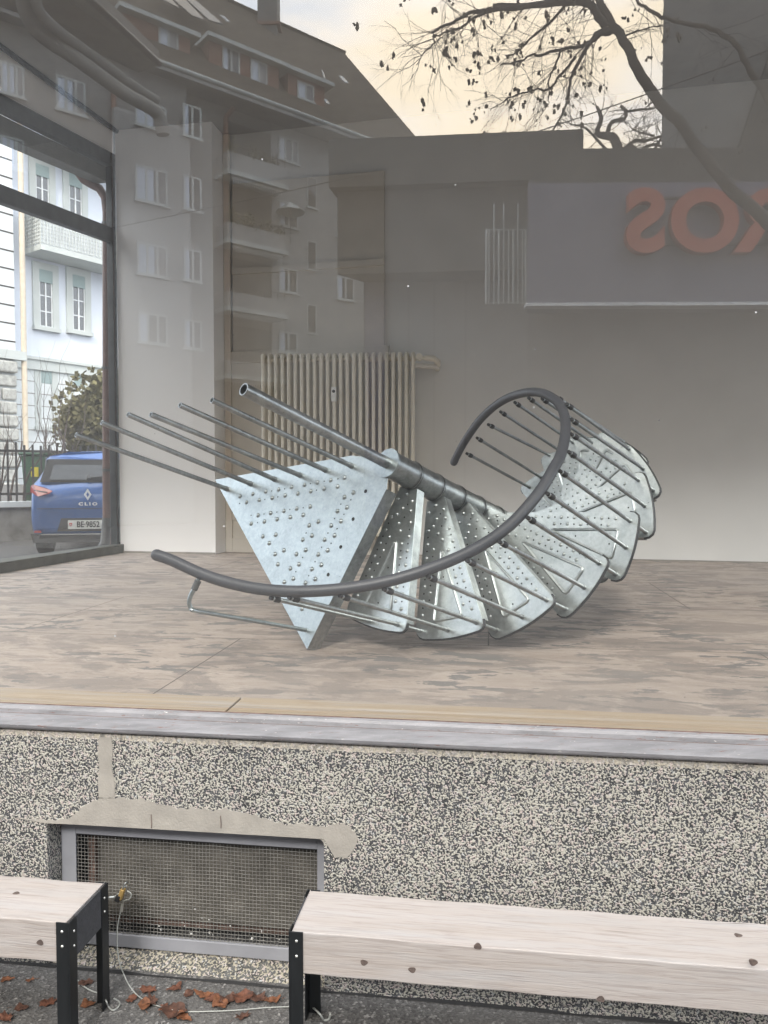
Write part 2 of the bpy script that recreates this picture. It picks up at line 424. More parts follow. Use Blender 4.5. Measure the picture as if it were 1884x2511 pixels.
# glass: clear panes that also mirror the street (partly coated double glazing)
def glass(name, refl, dust=0.0):
    m = bpy.data.materials.new(name); m.use_nodes = True
    t = m.node_tree; t.nodes.clear()
    o = t.nodes.new('ShaderNodeOutputMaterial')
    tr = nn(t, 'ShaderNodeBsdfTransparent'); tr.inputs[0].default_value = (0.985, 0.99, 0.985, 1)
    gl = nn(t, 'ShaderNodeBsdfGlossy', Roughness=0.0); gl.inputs[0].default_value = (1, 1, 1, 1)
    ge = nn(t, 'ShaderNodeNewGeometry')
    dt = nn(t, 'ShaderNodeVectorMath', operation='DOT_PRODUCT'); t.links.new(ge.outputs['Incoming'], dt.inputs[0]); t.links.new(ge.outputs['Normal'], dt.inputs[1])
    ab = nn(t, 'ShaderNodeMath', operation='ABSOLUTE'); t.links.new(dt.outputs['Value'], ab.inputs[0])
    om = nn(t, 'ShaderNodeMath', operation='SUBTRACT'); om.inputs[0].default_value = 1.0; t.links.new(ab.outputs[0], om.inputs[1])
    pw_ = nn(t, 'ShaderNodeMath', operation='POWER'); t.links.new(om.outputs[0], pw_.inputs[0]); pw_.inputs[1].default_value = 5.0
    mrn = nn(t, 'ShaderNodeMath', operation='MULTIPLY_ADD'); t.links.new(pw_.outputs[0], mrn.inputs[0])
    mrn.inputs[1].default_value = 1 - refl; mrn.inputs[2].default_value = refl
    mx = nn(t, 'ShaderNodeMixShader')
    t.links.new(mrn.outputs[0], mx.inputs[0]); t.links.new(tr.outputs[0], mx.inputs[1]); t.links.new(gl.outputs[0], mx.inputs[2])
    last = mx.outputs[0]
    if dust:
        df = nn(t, 'ShaderNodeBsdfDiffuse'); df.inputs[0].default_value = (0.70, 0.73, 0.77, 1)
        v = coords(t)
        n = noisy(t, v, 2.0, 4); vo = nn(t, 'ShaderNodeTexVoronoi', Scale=14.0); t.links.new(v, vo.inputs['Vector'])
        sp = ramp(t, vo.outputs['Distance'], [(0.018, (0.8, 0.8, 0.8)), (0.05, (0, 0, 0))])
        gate = ramp(t, noisy(t, v, 5, 2), [(0.55, (0, 0, 0)), (0.6, (1, 1, 1))])
        spk = mixc(t, 1.0, sp, gate, 'MULTIPLY')
        f0 = nn(t, 'ShaderNodeMapRange'); f0.inputs['From Min'].default_value = 0.3; f0.inputs['From Max'].default_value = 0.7
        f0.inputs['To Min'].default_value = dust * 0.6; f0.inputs['To Max'].default_value = dust * 1.3
        t.links.new(n, f0.inputs['Value'])
        ad = nn(t, 'ShaderNodeMath', operation='ADD', use_clamp=True); t.links.new(f0.outputs[0], ad.inputs[0]); t.links.new(spk, ad.inputs[1])
        m3 = nn(t, 'ShaderNodeMixShader'); t.links.new(ad.outputs[0], m3.inputs[0])
        t.links.new(last, m3.inputs[1]); t.links.new(df.outputs[0], m3.inputs[2]); last = m3.outputs[0]
    t.links.new(last, o.inputs[0])
    return m
M['glass'] = glass('shop_glass', 0.145, 0.008)
M['glass_side'] = glass('side_window_glass', 0.09, 0.03)
def pane_mat(name, c, rough=0.03):
    m, t, b = newmat(name)
    b.inputs['Base Color'].default_value = (*c, 1); b.inputs['Roughness'].default_value = rough
    b.inputs['Metallic'].default_value = 0.0; b.inputs['IOR'].default_value = 1.9
    return m
M['pane'] = pane_mat('house_window_pane', (0.05, 0.055, 0.06))
M['pale_pane'] = plain('pale_window_pane', (0.55, 0.56, 0.58), 0.35, 0, 0.2, 8, 0, 60, (14, 14, 1))  # pale pane tone, used on the skylights

# ------------------------------------------------------------ ground
def hgt(x, y):
    def ss(a, b_, q): q = min(1, max(0, (q - a) / (b_ - a))); return q * q * (3 - 2 * q)
    return 0.55 * ss(3.6, 9.5, y) + 0.95 * ss(9.5, 24, y)
xs = [-300, -120, -60, -40] + [-30 + i * 1.5 for i in range(41)] + [40, 60, 120, 300]
ys = [-300, -120, -60, -30, -15, -8, -4] + [i * 0.6 for i in range(0, 46)] + [30, 36, 50, 80, 150, 400]
g = MB(); vs = [(x, y, hgt(x, y) - (0.0 if y < 60 else 0.0)) for y in ys for x in xs]
nx = len(xs)
g.add(vs, [(j * nx + i, j * nx + i + 1, (j + 1) * nx + i + 1, (j + 1) * nx + i) for j in range(len(ys) - 1) for i in range(nx - 1)], True)
tag(g.build('ground', M['asphalt']), kind='structure')

# ------------------------------------------------------------ shop building shell
TOPZ = 5.45
HEADZ = 5.42                                # underside of the lintel over the shop front
shop = thing('shop_building', wl(0, 0, 0.1), 'ground floor shop building above the speckled stone plinth', 'building')
fw = (O, U, N, ZV)
a = MB(); a.bx(-7.5, 9.0, 0.02, 0.35, HEADZ, 12.0, fw); a.build('upper_wall', M['wall_white'], shop)
# floor, ceiling and room walls
A_l = -3.6
Cc = Vector((-2.98, 8.62, 0)); dL = Vector((-0.262, -0.965, 0)).normalized()
fl = MB(); fp = [wl(-3.9, 0, 0.19), wl(7.0, 0, 0.19), Vector((7.2, 6.8, 0)), Vector((-1.8, 8.85, 0)), Vector((-2.98, 8.66, 0))]
fl.prism([p + ZV * (FZ - 0.05) for p in fp], ZV * 0.05)
tag(fl.build('floor', M['floor']), kind='structure')
ce = MB(); ce.prism([p + ZV * TOPZ for p in [wl(-4.3, 0, 0.3), wl(8.5, 0, 0.3), Vector((8.5, 8.9, 0)), Vector((-3.3, 9.3, 0))]], ZV * 0.3)
tag(ce.build('ceiling', M['ceiling']), kind='structure')
bw = MB()
B0, B1 = Vector((-1.80, 8.74, 0)), Vector((7.2, 6.74, 0))
nb = Vector((B1.y - B0.y, -(B1.x - B0.x), 0)).normalized()
if nb.y < 0: nb = -nb
bw.prism([B0 + ZV * FZ, B1 + ZV * FZ, B1 + ZV * TOPZ, B0 + ZV * TOPZ], nb * 0.2)
tag(bw.build('wall_back', M['wall_in']), kind='structure')
bw = MB(); e0 = wl(7.0, 0, 0.3); bw.prism([e0 + ZV * 3.3, Vector((7.2, 6.8, 3.3)), Vector((7.2, 6.8, TOPZ)), e0 + ZV * TOPZ], (0.2, 0, 0))  # stops above the added opening that lets in side light
tag(bw.build('wall_right', M['wall_in']), kind='structure')
rw_ = MB(); rw_.quad(e0 + ZV * FZ, Vector((7.2, 6.8, FZ)), Vector((7.2, 6.8, 3.3)), e0 + ZV * 3.3)
rw_.build('added_glazing', M['glass_side'], shop)  # unseen glazed opening, added to brighten the lower back wall
# the white pier in the left corner, standing proud of the back wall
pr = MB(); P0 = Vector((-2.955, 8.60, 0)); P1 = Vector((-1.845, 8.40, 0)); pn = Vector((0.18, 0.98, 0)).normalized()
pr.prism([P0 + ZV * FZ, P1 + ZV * FZ, P1 + ZV * TOPZ, P0 + ZV * TOPZ], pn * 0.42)
tag(pr.build('wall_pier', M['wall_white'], bevel=0.006), kind='structure')
pr = MB(); pr.prism([P0 + ZV * FZ - pn * 0.006 + U * 0.02, P1 + ZV * FZ - pn * 0.006, P1 + ZV * (FZ + 0.02) - pn * 0.006, P0 + ZV * (FZ + 0.02) - pn * 0.006 + U * 0.02], -pn * 0.006)
pr.build('scuffed_foot', M['mortar'], shop)
# panelled strip between pier and radiator
fb = (B0, (B1 - B0).normalized(), -nb, ZV)
pn_ = thing('wall_panelling', B0 + ZV * FZ, 'cream painted panelling left of and behind the radiator', 'wall panelling')
q = MB(); q.bx(0.02, 1.9, 0.002, 0.03, FZ, 3.05, fb); q.build('panel_sheet', M['panel'], pn_)
q = MB(); q.bx(0.02, 0.10, 0.03, 0.06, FZ, TOPZ - 0.01, fb); q.bx(0.10, 1.9, 0.03, 0.055, 2.92, 3.05, fb); q.bx(0.10, 1.9, 0.03, 0.055, FZ, FZ + 0.16, fb)
q.bx(0.10, 1.9, 0.03, 0.05, 1.16, 1.24, fb); q.build('trim', M['panel'], pn_, bevel=0.004)
q = MB(); q.bx(0.12, 1.85, 0.0, 0.03, 3.05, 4.9, fb); q.bx(0.12, 1.85, 0.03, 0.06, 3.9, 3.97, fb); q.build('upper_panel', M['panel'], pn_)
sk = MB(); sk.bx(1.95, 9.1, 0.002, 0.014, FZ, FZ + 0.012, fb); sk.build('floor_joint', M['mortar'], shop)

# ------------------------------------------------------------ plinth wall with the vent recess
pw = thing('plinth_wall', wl(0, 0, 0), 'black and cream speckled washed concrete plinth under the shop window', 'wall')
RA0, RA1, RZ0, RZ1 = -0.487, 0.439, 0.022, 0.486
q = MB()
for a0, a1, z0, z1 in ((-6, RA0, -0.25, 0.767), (RA1, 7.4, -0.25, 0.767), (RA0, RA1, RZ1, 0.767)):
    q.quad(wl(a0, z0), wl(a1, z0), wl(a1, z1), wl(a0, z1))
q.quad(wl(RA0, RZ0), wl(RA0, RZ1), wl(RA0, RZ1, 0.16), wl(RA0, RZ0, 0.16))
q.quad(wl(RA1, RZ0), wl(RA1, RZ0, 0.16), wl(RA1, RZ1, 0.16), wl(RA1, RZ1))
q.quad(wl(RA0, RZ1), wl(RA1, RZ1), wl(RA1, RZ1, 0.16), wl(RA0, RZ1, 0.16))
q.build('wall_face', M['terrazzo'], pw)
q = MB(); prof = [(0.0, 0.767), (0.004, 0.782), (0.014, 0.794), (0.03, 0.800), (0.06, 0.802)]
for (d0, z0), (d1, z1) in zip(prof, prof[1:]):
    q.add([wl(-6, z0, d0), wl(7.4, z0, d0), wl(7.4, z1, d1), wl(-6, z1, d1)], [(0, 1, 2, 3)], True)
q.build('rounded_top_edge', M['terrazzo_smooth'], pw)
q = MB()   # sill of the recess and foot of the wall below it
q.quad(wl(RA0, RZ0 - 0.03), wl(RA1, RZ0 - 0.03), wl(RA1, RZ0 + 0.012, 0.10), wl(RA0, RZ0 + 0.012, 0.10))
q.quad(wl(RA0, -0.25), wl(RA1, -0.25), wl(RA1, RZ0 - 0.03), wl(RA0, RZ0 - 0.03))
q.build('recess_sill', M['terrazzo_dirty'], pw)
q = MB()
random.seed(4)
pts = [(-6 + i * 0.09) for i in range(150)]
top = [0.004 + random.uniform(0, 0.008) for _ in pts]
for i in range(len(pts) - 1):
    q.quad(wl(pts[i], 0.003, -0.006 - top[i] * 0.2), wl(pts[i + 1], 0.003, -0.006 - top[i + 1] * 0.2), wl(pts[i + 1], top[i + 1], -0.002), wl(pts[i], top[i], -0.002))
q.build('base_crack', M['black'], pw)
# mortar repairs (outline read off the photograph, laid on the wall, 3 mm thick)
def wallpt(px, py, d=0.0): return on(px, py, O + N * d, N)
def fan(q, pts, d=0.0018):
    P = [wallpt(x, y) for x, y in pts]
    q.prism([p - N * d for p in P], N * d)
z_ = lambda x, y: (x * 0.5675, 1600 + y * 0.5675)
q = MB()
fan(q, [z_(*p) for p in ((428, 368), (482, 366), (488, 420), (484, 500), (497, 560), (497, 630), (428, 632), (424, 560), (430, 500), (425, 430))])
q.build('mortar_joint', M['mortar'], pw)
def strip(q, up, lo, d=0.0018):
    for (u0, u1, l0, l1) in zip(up, up[1:], lo, lo[1:]):
        P = [wallpt(*z_(*p)) - N * d for p in (l0, l1, u1, u0)]
        q.quad(*P); q.quad(P[3], P[2], P[2] + N * d, P[3] + N * d); q.quad(P[1], P[0], P[0] + N * d, P[1] + N * d)
upx = [(70, 712), (130, 716), (200, 724), (290, 722), (330, 690), (380, 655), (430, 632), (500, 626), (560, 630), (620, 634), (680, 652), (740, 668), (800, 676), (860, 670), (920, 682), (980, 676), (1040, 686), (1100, 700), (1150, 722), (1200, 736), (1250, 748), (1300, 738), (1350, 750), (1400, 752), (1450, 738), (1500, 745), (1530, 770), (1548, 800)]
def lowy(x):
    if x <= 205: return 712 + (x - 70) * (736 - 712) / 135 + 3
    if x <= 1400: return 736 + (x - 205) * (806 - 736) / 1195
    return None
lo_ = []
for x, y in upx:
    l = lowy(x)
    if l is None: l = {1450: 890, 1500: 885, 1530: 850, 1548: 812}[x]
    lo_.append((x, l))
ux2, lx2 = [], []
rj = random.Random(6)
for (a_, b_, c_, d_) in zip(upx, upx[1:], lo_, lo_[1:]):
    for k in range(5):
        f_ = k / 5; ux2.append((a_[0] + (b_[0] - a_[0]) * f_ + rj.uniform(-2, 2), a_[1] + (b_[1] - a_[1]) * f_ + rj.uniform(-7, 7))); lx2.append((c_[0] + (d_[0] - c_[0]) * f_, c_[1] + (d_[1] - c_[1]) * f_ + (rj.uniform(-5, 5) if c_[0] > 1400 else 0)))
q = MB(); strip(q, ux2, lx2); q.build('mortar_patch', M['mortar'], pw)
# corner fillet of mortar in the upper right corner of the recess
q = MB(); c0 = wl(RA1, RZ1, 0.001)
arc = [wl(RA1 - 0.02 + 0.02 * math.cos(t_), RZ1 - 0.02 + 0.02 * math.sin(t_), 0.001) for t_ in [math.pi / 2 * i / 6 for i in range(7)]]
for i in range(6): q.prism([c0, arc[i], arc[i + 1]], N * 0.1)
q.build('corner_fillet', M['mortar'], pw)
# faint vertical board joint cracks in the mortar
q = MB()
for x in (655, 955):
    q.tube([wallpt(*z_(x, 700 + random.uniform(-6, 6))) - N * 0.0036, wallpt(*z_(x + random.uniform(-4, 6), 740)) - N * 0.0036, wallpt(*z_(x + 2, 758)) - N * 0.0036], 0.0011, 4)
q.build('hairline_crack', M['sill_rust'], pw)

# ------------------------------------------------------------ metal sill, front window
win = thing('shop_window', wl(0, 0.78, 0.1), 'large shop front pane mirroring the street above the worn grey sill', 'window')
q = MB()
prof = [(-0.012, 0.798), (-0.014, 0.808), (0.03, 0.822), (0.052, 0.825), (0.06, 0.819), (0.066, 0.819), (0.07, 0.834), (0.076, 0.842), (0.086, 0.845), (0.098, 0.841), (0.104, 0.83), (0.125, 0.834), (0.13, 0.834), (0.13, 0.792), (-0.008, 0.792)]
n_ = len(prof); vv = []
for a_ in (-6.0, 7.4): vv += [wl(a_, z, d) for d, z in prof]
q.add(vv, [(i, (i + 1) % n_, n_ + (i + 1) % n_, n_ + i) for i in range(n_)])
q.build('outer_sill', M['sill'], win, bevel=0.0015)
q = MB(); q.bx(-6, 7.4, 0.0585, 0.0675, 0.8192, 0.8212, fw); q.build('sill_joint', M['sill_rust'], win)
q = MB(); q.bx(-6, 7.4, 0.103, 0.128, 0.828, 0.8355, fw); q.build('bottom_rail', M['sill_rust'], win)
q = MB(); q.quad(wl(-7.4, 0.833, 0.14), wl(8.5, 0.833, 0.14), wl(8.5, HEADZ, 0.14), wl(-7.4, HEADZ, 0.14)); q.build('glass_pane', M['glass'], win)
q = MB(); q.bx(-6, 0.06, 0.15, 0.345, FZ - 0.04, FZ + 0.022, fw)
tag(q.build('window_board', M['edge_board'], bevel=0.002), 'tan wooden board along the inside of the glass, left length', 'board', 'boards along the window')
q = MB(); q.bx(0.068, 7.0, 0.15, 0.345, FZ - 0.04, FZ + 0.022, fw)
tag(q.build('window_board', M['edge_board'], bevel=0.002), 'tan wooden board along the inside of the glass, right length', 'board', 'boards along the window')

# ------------------------------------------------------------ side window of the shop
sn = Vector((dL.y, -dL.x, 0)); sn = sn if sn.x < 0 else -sn        # pointing outside
fs_ = (Cc, dL, sn, ZV)                       # s along the pane towards the street, t outwards
sw = thing('side_window', Cc + ZV * FZ, 'grey framed side window of the shop looking onto the blue car', 'window')
def bar(z0a, z1a, z0b, z1b, t0, t1, s0=0.0, s1=6.0, sb=1.78):
    # heights given at s=0 and s=sb
    q = MB(); pts = []
    for s_ in (s0, s1):
        k = s_ / sb
        for t_ in (t0, t1):
            pts += [Cc + dL * s_ + sn * t_ + ZV * (z0a + (z0b - z0a) * k), Cc + dL * s_ + sn * t_ + ZV * (z1a + (z1b - z1a) * k)]
    q.add(pts, [(0, 1, 3, 2), (4, 6, 7, 5), (0, 4, 5, 1), (2, 3, 7, 6), (1, 5, 7, 3), (0, 2, 6, 4)])
    return q
sb_ = 1.78
bar(4.23, 4.385, 4.08, 4.24, -0.02, 0.06).build('transom', M['frame'], sw, bevel=0.004)
bar(5.05, 5.19, 4.885, 5.03, -0.03, 0.05).build('head_frame', M['frame'], sw, bevel=0.004)
bar(4.90, 5.05, 4.70, 4.885, 0.05, 0.22).build('lintel_beam', M['frame_olive'], sw)
q = MB(); q.bx(0.0, 0.062, -0.02, 0.06, FZ, 5.19, fs_); q.build('mullion', M['frame'], sw, bevel=0.004)
q = MB(); q.bx(0.016, 0.032, -0.03, -0.02, FZ + 0.12, 5.1, fs_); q.build('glazing_strip', M['galv_dark'], sw)
q = MB(); pb = [Cc + dL * 0.0 + sn * 0.07, Cc + dL * 0.0 - sn * 0.07, Cc + dL * 6 - sn * 0.42, Cc + dL * 6 + sn * 0.07]
pb0 = [p + ZV * (FZ + 0.001) for p in pb]
q.add(pb0 + [p + ZV * 0.095 for p in pb0], [(0, 1, 2, 3), (7, 6, 5, 4), (0, 4, 5, 1), (1, 5, 6, 2), (2, 6, 7, 3), (3, 7, 4, 0)])
q.build('bottom_frame', M['frame_olive'], sw, bevel=0.006)
q = MB()
for i in range(12): q.bx(0.25 + i * 0.42, 0.29 + i * 0.42, -0.17 - i * 0.02, -0.14 - i * 0.02, FZ + 0.094, FZ + 0.0985, fs_)
q.build('drain_slot', M['black'], sw)
for z0, z1 in ((FZ + 0.09, 4.24), (4.3, 5.06)):
    q = MB(); q.quad(Cc + dL * 0.05 + ZV * z0 + sn * 0.02, Cc + dL * 6 + ZV * z0 + sn * 0.02, Cc + dL * 6 + ZV * (z1 - 0.2 * (z1 < 4.5)) + sn * 0.02, Cc + dL * 0.05 + ZV * z1 + sn * 0.02)
    q.build('pane', M['glass_side'], sw)
q = MB(); q.prism([Cc + ZV * 5.19 + sn * 0.0, Cc + dL * 6.2 + ZV * 4.6 + sn * 0.0, Cc + dL * 6.2 + ZV * (TOPZ + 0.3), Cc + ZV * (TOPZ + 0.3)], sn * 0.25)
q.build('lintel_wall', M['wall_white'], shop)
q = MB(); q.tube([Cc + ZV * (TOPZ - 0.012) - sn * 0.05 - dL * 0.25, Cc + dL * 6 + ZV * (TOPZ - 0.012) - sn * 0.05], 0.028, 6)
tag(q.build('curtain_track', M['black_plastic']), 'thin black rail along the ceiling above the side window', 'rail')
# plinth below the side window, outside
q = MB(); q.bx(0.0, 6.1, 0.075, 0.3, -0.3, FZ + 0.05, fs_); q.build('side_plinth', M['terrazzo'], pw)
# brown downpipe at the corner
pp = [at(262, 1375, 8.70), at(262, 900, 8.70), at(262, 640, 8.70), at(262, 520, 8.70), at(258, 485, 8.70), at(244, 462, 8.70), at(222, 450, 8.66), at(205, 440, 8.62), at(190, 420, 8.58), at(181, 395, 8.55), at(176, 330, 8.5)]
q = MB(); q.tube(pp, 0.047, 12)
rp = thing('downpipe', pp[0], 'chipped brown downpipe with an elbow outside the corner of the side window', 'downpipe')
q.build('pipe', M['brown_pipe'], rp)
for py in (545, 900, 1150, 1290):
    q = MB(); q.tube([at(262, py, 8.70), at(262, py + 6, 8.70)], 0.056, 12); q.build('clamp', M['frame'], rp)
q = MB(); q.tube([at(262, 1270, 8.70), at(258, 1330, 8.68), at(240, 1362, 8.6)], [0.05, 0.055, 0.06], 12); q.build('shoe', M['frame'], rp)

# ------------------------------------------------------------ radiator
rd = thing('radiator', (-0.5, 8.1, FZ), 'tall cream column radiator behind the staircase tubes', 'radiator')
rL, rR = at(640, 872, 8.14), at(1018, 868, 8.02)
ru = (rR - rL); ru.z = 0; rlen = ru.length; ru.normalize(); rn = Vector((ru.y, -ru.x, 0))
if rn.y > 0: rn = -rn
RT = 2.93
NC = 24; pitch = rlen / (NC - 0.4)
for i in range(NC):
    c0 = Vector((rL.x, rL.y, 0)) + ru * (pitch * (i + 0.3))
    q = MB()
    for dd in (0.0, 0.075, 0.15):
        q.tube([c0 - rn * dd + ZV * 1.02, c0 - rn * dd + ZV * (RT - 0.06)], 0.0185, 8, False)
    q.tube([c0 + ZV * (RT - 0.10), c0 + ZV * (RT - 0.04), c0 - rn * 0.02 + ZV * (RT - 0.012), c0 - rn * 0.075 + ZV * RT, c0 - rn * 0.13 + ZV * (RT - 0.012), c0 - rn * 0.15 + ZV * (RT - 0.05)], [0.0185, 0.022, 0.024, 0.024, 0.024, 0.018], 8)
    q.tube([c0 + ZV * 1.06, c0 - rn * 0.04 + ZV * 0.99, c0 - rn * 0.11 + ZV * 0.99, c0 - rn * 0.15 + ZV * 1.06], 0.018, 8)
    q.build('column', M['radiator'], rd)
for zz, nm in ((RT - 0.05, 'header'), (1.03, 'header')):
    q = MB(); c0 = Vector((rL.x, rL.y, 0)) - rn * 0.075
    q.tube([c0 + ru * 0.0 + ZV * zz, c0 + ru * (rlen + 0.01) + ZV * zz], 0.024, 10); q.build(nm, M['radiator'], rd)
c0 = Vector((rL.x, rL.y, 0)) - rn * 0.03 + ru * rlen
q = MB(); q.tube([c0 + ZV * 2.88, c0 + ru * 0.10 + ZV * 2.88], 0.022, 10); q.tube([c0 + ru * 0.045 + ZV * 2.88 + rn * 0.0, c0 + ru * 0.045 + ZV * 2.88 + rn * 0.09], 0.034, 12)
q.tube([c0 + ru * 0.10 + ZV * 2.88, c0 + ru * 0.2 + ZV * 2.87, c0 + ru * 0.235 + ZV * 2.84, c0 + ru * 0.235 - rn * 0.10 + ZV * 2.82], 0.03, 10)
q.build('thermostat_valve', M['radiator'], rd)
q = MB(); q.tube([c0 - ru * 0.0 + ZV * 2.80, c0 + ru * 0.20 + ZV * 2.79, c0 + ru * 0.24 - rn * 0.2 + ZV * 2.79], 0.026, 10); q.build('feed_pipe', M['panel'], rd)
hm = Vector((rL.x, rL.y, 0)) + ru * (pitch * 11.3) + rn * 0.03
q = MB(); q.bx(-0.027, 0.027, -0.01, 0.014, 2.43, 2.58, (hm, ru, rn, ZV)); q.bx(-0.022, 0.022, 0.014, 0.017, 2.44, 2.47, (hm, ru, rn, ZV))
hmo = q.build('heat_meter', M['white_plastic'], rd, bevel=0.004); tag(hmo, 'white heat meter with a dark display')
q = MB(); q.dome(hm + ZV * 2.535 + rn * 0.014, rn, 0.017, 0.006, 10); q.build('display', M['black_plastic'], hmo)

# ------------------------------------------------------------ spiral staircase lying on its side
D0 = 3.62
XP = [0.00523422, -0.06303995, 0.03283046, 0.01461332, 0.03458188, 0.15738726, 0.03433594, -0.13540168, 0.05534381, -0.18826215, 0.02317995, 0, 0.38171087, 4.12418572, -4.79959251]
def c2w(x, y, z): return Vector((x, z * cp_ - y * sp_, -z * sp_ - y * cp_)) * D0
A0 = CAM + c2w(XP[0], XP[1], 1.0)
S = c2w(*XP[2:5]); E1 = c2w(*XP[5:8]); E2 = c2w(*XP[8:11]); DTH = XP[12]; HB = XP[13]
Sd = S.normalized()
PN = E1.cross(E2).normalized(); PN = PN if PN.dot(S) < 0 else -PN      # tread tops face -S
def axp(t): return A0 + S * t
def LP(n, x, y, up=0.0):                    # local point of tread n (radial x, tangential y)
    a = DTH * (n - 5); ca, sa = math.cos(a), math.sin(a)
    return axp(n) + E1 * (x * ca - y * sa) + E2 * (x * sa + y * ca) + PN * up
def onplane(n, px, py, up=0.0): return on(px, py, axp(n) + PN * up, PN)
st = thing('spiral_staircase', Vector((0.4, 4.3, FZ)), 'galvanised spiral staircase lying on its side with a dark grey handrail', 'staircase')
TH = 0.005
def plate(q, n, pts, flanges, fl_d=0.055):
    P = [LP(n, *p) for p in pts]
    q.prism(P, -PN * TH)
    c = sum(P, Vector()) / len(P)
    for i, j in flanges:
        d = (P[j] - P[i]); inn = (c - P[i]); inn -= d * inn.dot(d) / d.dot(d); inn.normalize()
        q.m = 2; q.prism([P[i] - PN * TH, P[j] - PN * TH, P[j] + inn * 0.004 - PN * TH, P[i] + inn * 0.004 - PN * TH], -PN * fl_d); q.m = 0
def arcpts(cx_, cy_, r, a0, a1, n): return [(cx_ + r * math.cos(a0 + (a1 - a0) * i / n), cy_ + r * math.sin(a0 + (a1 - a0) * i / n)) for i in range(n + 1)]
def tread_outline():
    pts = [(0.085, 0.065)]
    pts += [(0.965, 0.232)]
    pts += [(1.0, 0.232), (1.022, 0.218), (1.032, 0.196)]
    for k in range(7):
        a = R(9.0 - k * 3.2); pts.append((1.05 * math.cos(a), 1.05 * math.sin(a)))
    pts += [(1.028, -0.212), (1.015, -0.236), (0.99, -0.252), (0.955, -0.254)]
    pts += [(0.085, -0.075)]
    return pts
OUT = tread_outline()
rnd = random.Random(7)
for n in range(1, 13):
    q = MB()
    plate(q, n, OUT, [(0, 1), (len(OUT) - 2, len(OUT) - 1)])
    # raised triangular rib
    tri = [(0.452, 0.0), (0.925, 0.096), (0.93, -0.118)]
    rp_ = []
    for i in range(3):
        p0, p1, p2 = Vector(tri[i - 1]), Vector(tri[i]), Vector(tri[(i + 1) % 3])
        u0 = (p0 - p1).normalized() * 0.022; u1 = (p2 - p1).normalized() * 0.022
        rp_ += [p1 + u0, p1 + (u0 + u1) * 0.3, p1 + u1]
    rp_.append(rp_[0])
    rp_ = [LP(n, p.x, p.y, 0.0015) for p in rp_]
    mid = (rp_[1] + rp_[2]) / 2
    q.tube(rp_, 0.0072, 6, False)
    nub, hol = [], []
    for i in range(7): nub.append((0.318 + i * 0.095, 0.075 + i * 0.0155))
    for i in range(5): nub.append((0.469 + i * 0.095, 0.049 + i * 0.0158))
    for i in range(7): nub.append((0.300 + i * 0.096, -0.085 - i * 0.0185))
    for i in range(5): nub.append((0.440 + i * 0.098, -0.062 - i * 0.0195))
    for p in ((0.131, -0.008), (0.17, -0.069), (0.231, -0.013), (0.174, 0.048), (0.337, -0.014), (0.24, 0.055), (0.277, -0.045), (0.385, 0.012)): nub.append(p)
    for x, y in nub: q.dome(LP(n, x, y), PN, 0.0098, 0.0066, 8)
    for i in range(6): hol.append((0.366 + i * 0.095, 0.083 + i * 0.0155))
    for i in range(4): hol.append((0.517 + i * 0.095, 0.057 + i * 0.0158))
    for i in range(6): hol.append((0.348 + i * 0.096, -0.094 - i * 0.0185))
    for i in range(4): hol.append((0.489 + i * 0.098, -0.073 - i * 0.0195))
    hol += [(0.645, -0.009), (0.888, -0.017), (0.2, 0.02), (0.29, 0.02)]
    q.m = 1
    for x, y in hol: q.disc(LP(n, x, y, 0.0006), PN, 0.0046, 7)
    q.m = 0
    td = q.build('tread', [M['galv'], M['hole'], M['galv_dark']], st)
    q = MB(); q.tube([LP(n, x * 1.0, y, -0.013) for x, y in OUT[1:-1]], 0.0085, 6); q.build('shade_lip', M['shade_lip'], td)
# landing plate
LQ = [(-1.595, -0.356), (-0.205, -1.317), (0.045, -0.17), (0.0, 0.03), (-0.317, 0.014)]
def L0(x, y, up=0.0): return axp(0) + E1 * x + E2 * y + PN * up
q = MB(); P = [L0(*p) for p in LQ]; q.prism(P, -PN * TH); c = sum(P, Vector()) / len(P)
for i, j in ((0, 1), (1, 2), (3, 4), (4, 0)):
    d = P[j] - P[i]; inn = c - P[i]; inn -= d * inn.dot(d) / d.dot(d); inn.normalize()
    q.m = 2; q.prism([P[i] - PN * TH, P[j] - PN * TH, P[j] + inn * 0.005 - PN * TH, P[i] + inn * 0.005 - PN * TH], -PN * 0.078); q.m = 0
z2 = lambda x, y: (500 + x / 2.371, 900 + y / 2.371)
NUB = [(210, 752), (285, 738), (360, 724), (435, 712), (510, 698), (585, 685), (660, 671), (738, 657), (818, 643), (248, 787), (322, 773), (397, 761), (472, 747), (546, 736), (622, 722), (700, 708), (778, 695),
       (870, 730), (817, 756), (832, 816), (777, 838), (797, 896), (740, 922), (760, 980), (702, 1004), (720, 1066), (665, 1090), (683, 1150), (628, 1175), (648, 1233), (590, 1255),
       (618, 811), (540, 823), (465, 836), (388, 849), (315, 862), (578, 860), (502, 873), (426, 885), (352, 898), (275, 911), (665, 899), (612, 921), (628, 980), (575, 1004), (592, 1064), (538, 1088),
       (553, 1147), (503, 1171), (520, 1230), (467, 1250), (343, 985), (418, 975), (380, 1024), (414, 1088), (465, 1066), (430, 1147), (570, 1405), (610, 1320), (555, 1337), (485, 1316), (535, 1290)]
for x, y in NUB: q.dome(onplane(0, *z2(x, y)), PN, 0.0125, 0.0090, 10)
q.m = 1
for x, y in ((941, 722), (868, 884), (796, 1046), (723, 1207)): q.disc(onplane(0, *z2(x, y), 0.0008), PN, 0.0095, 12)
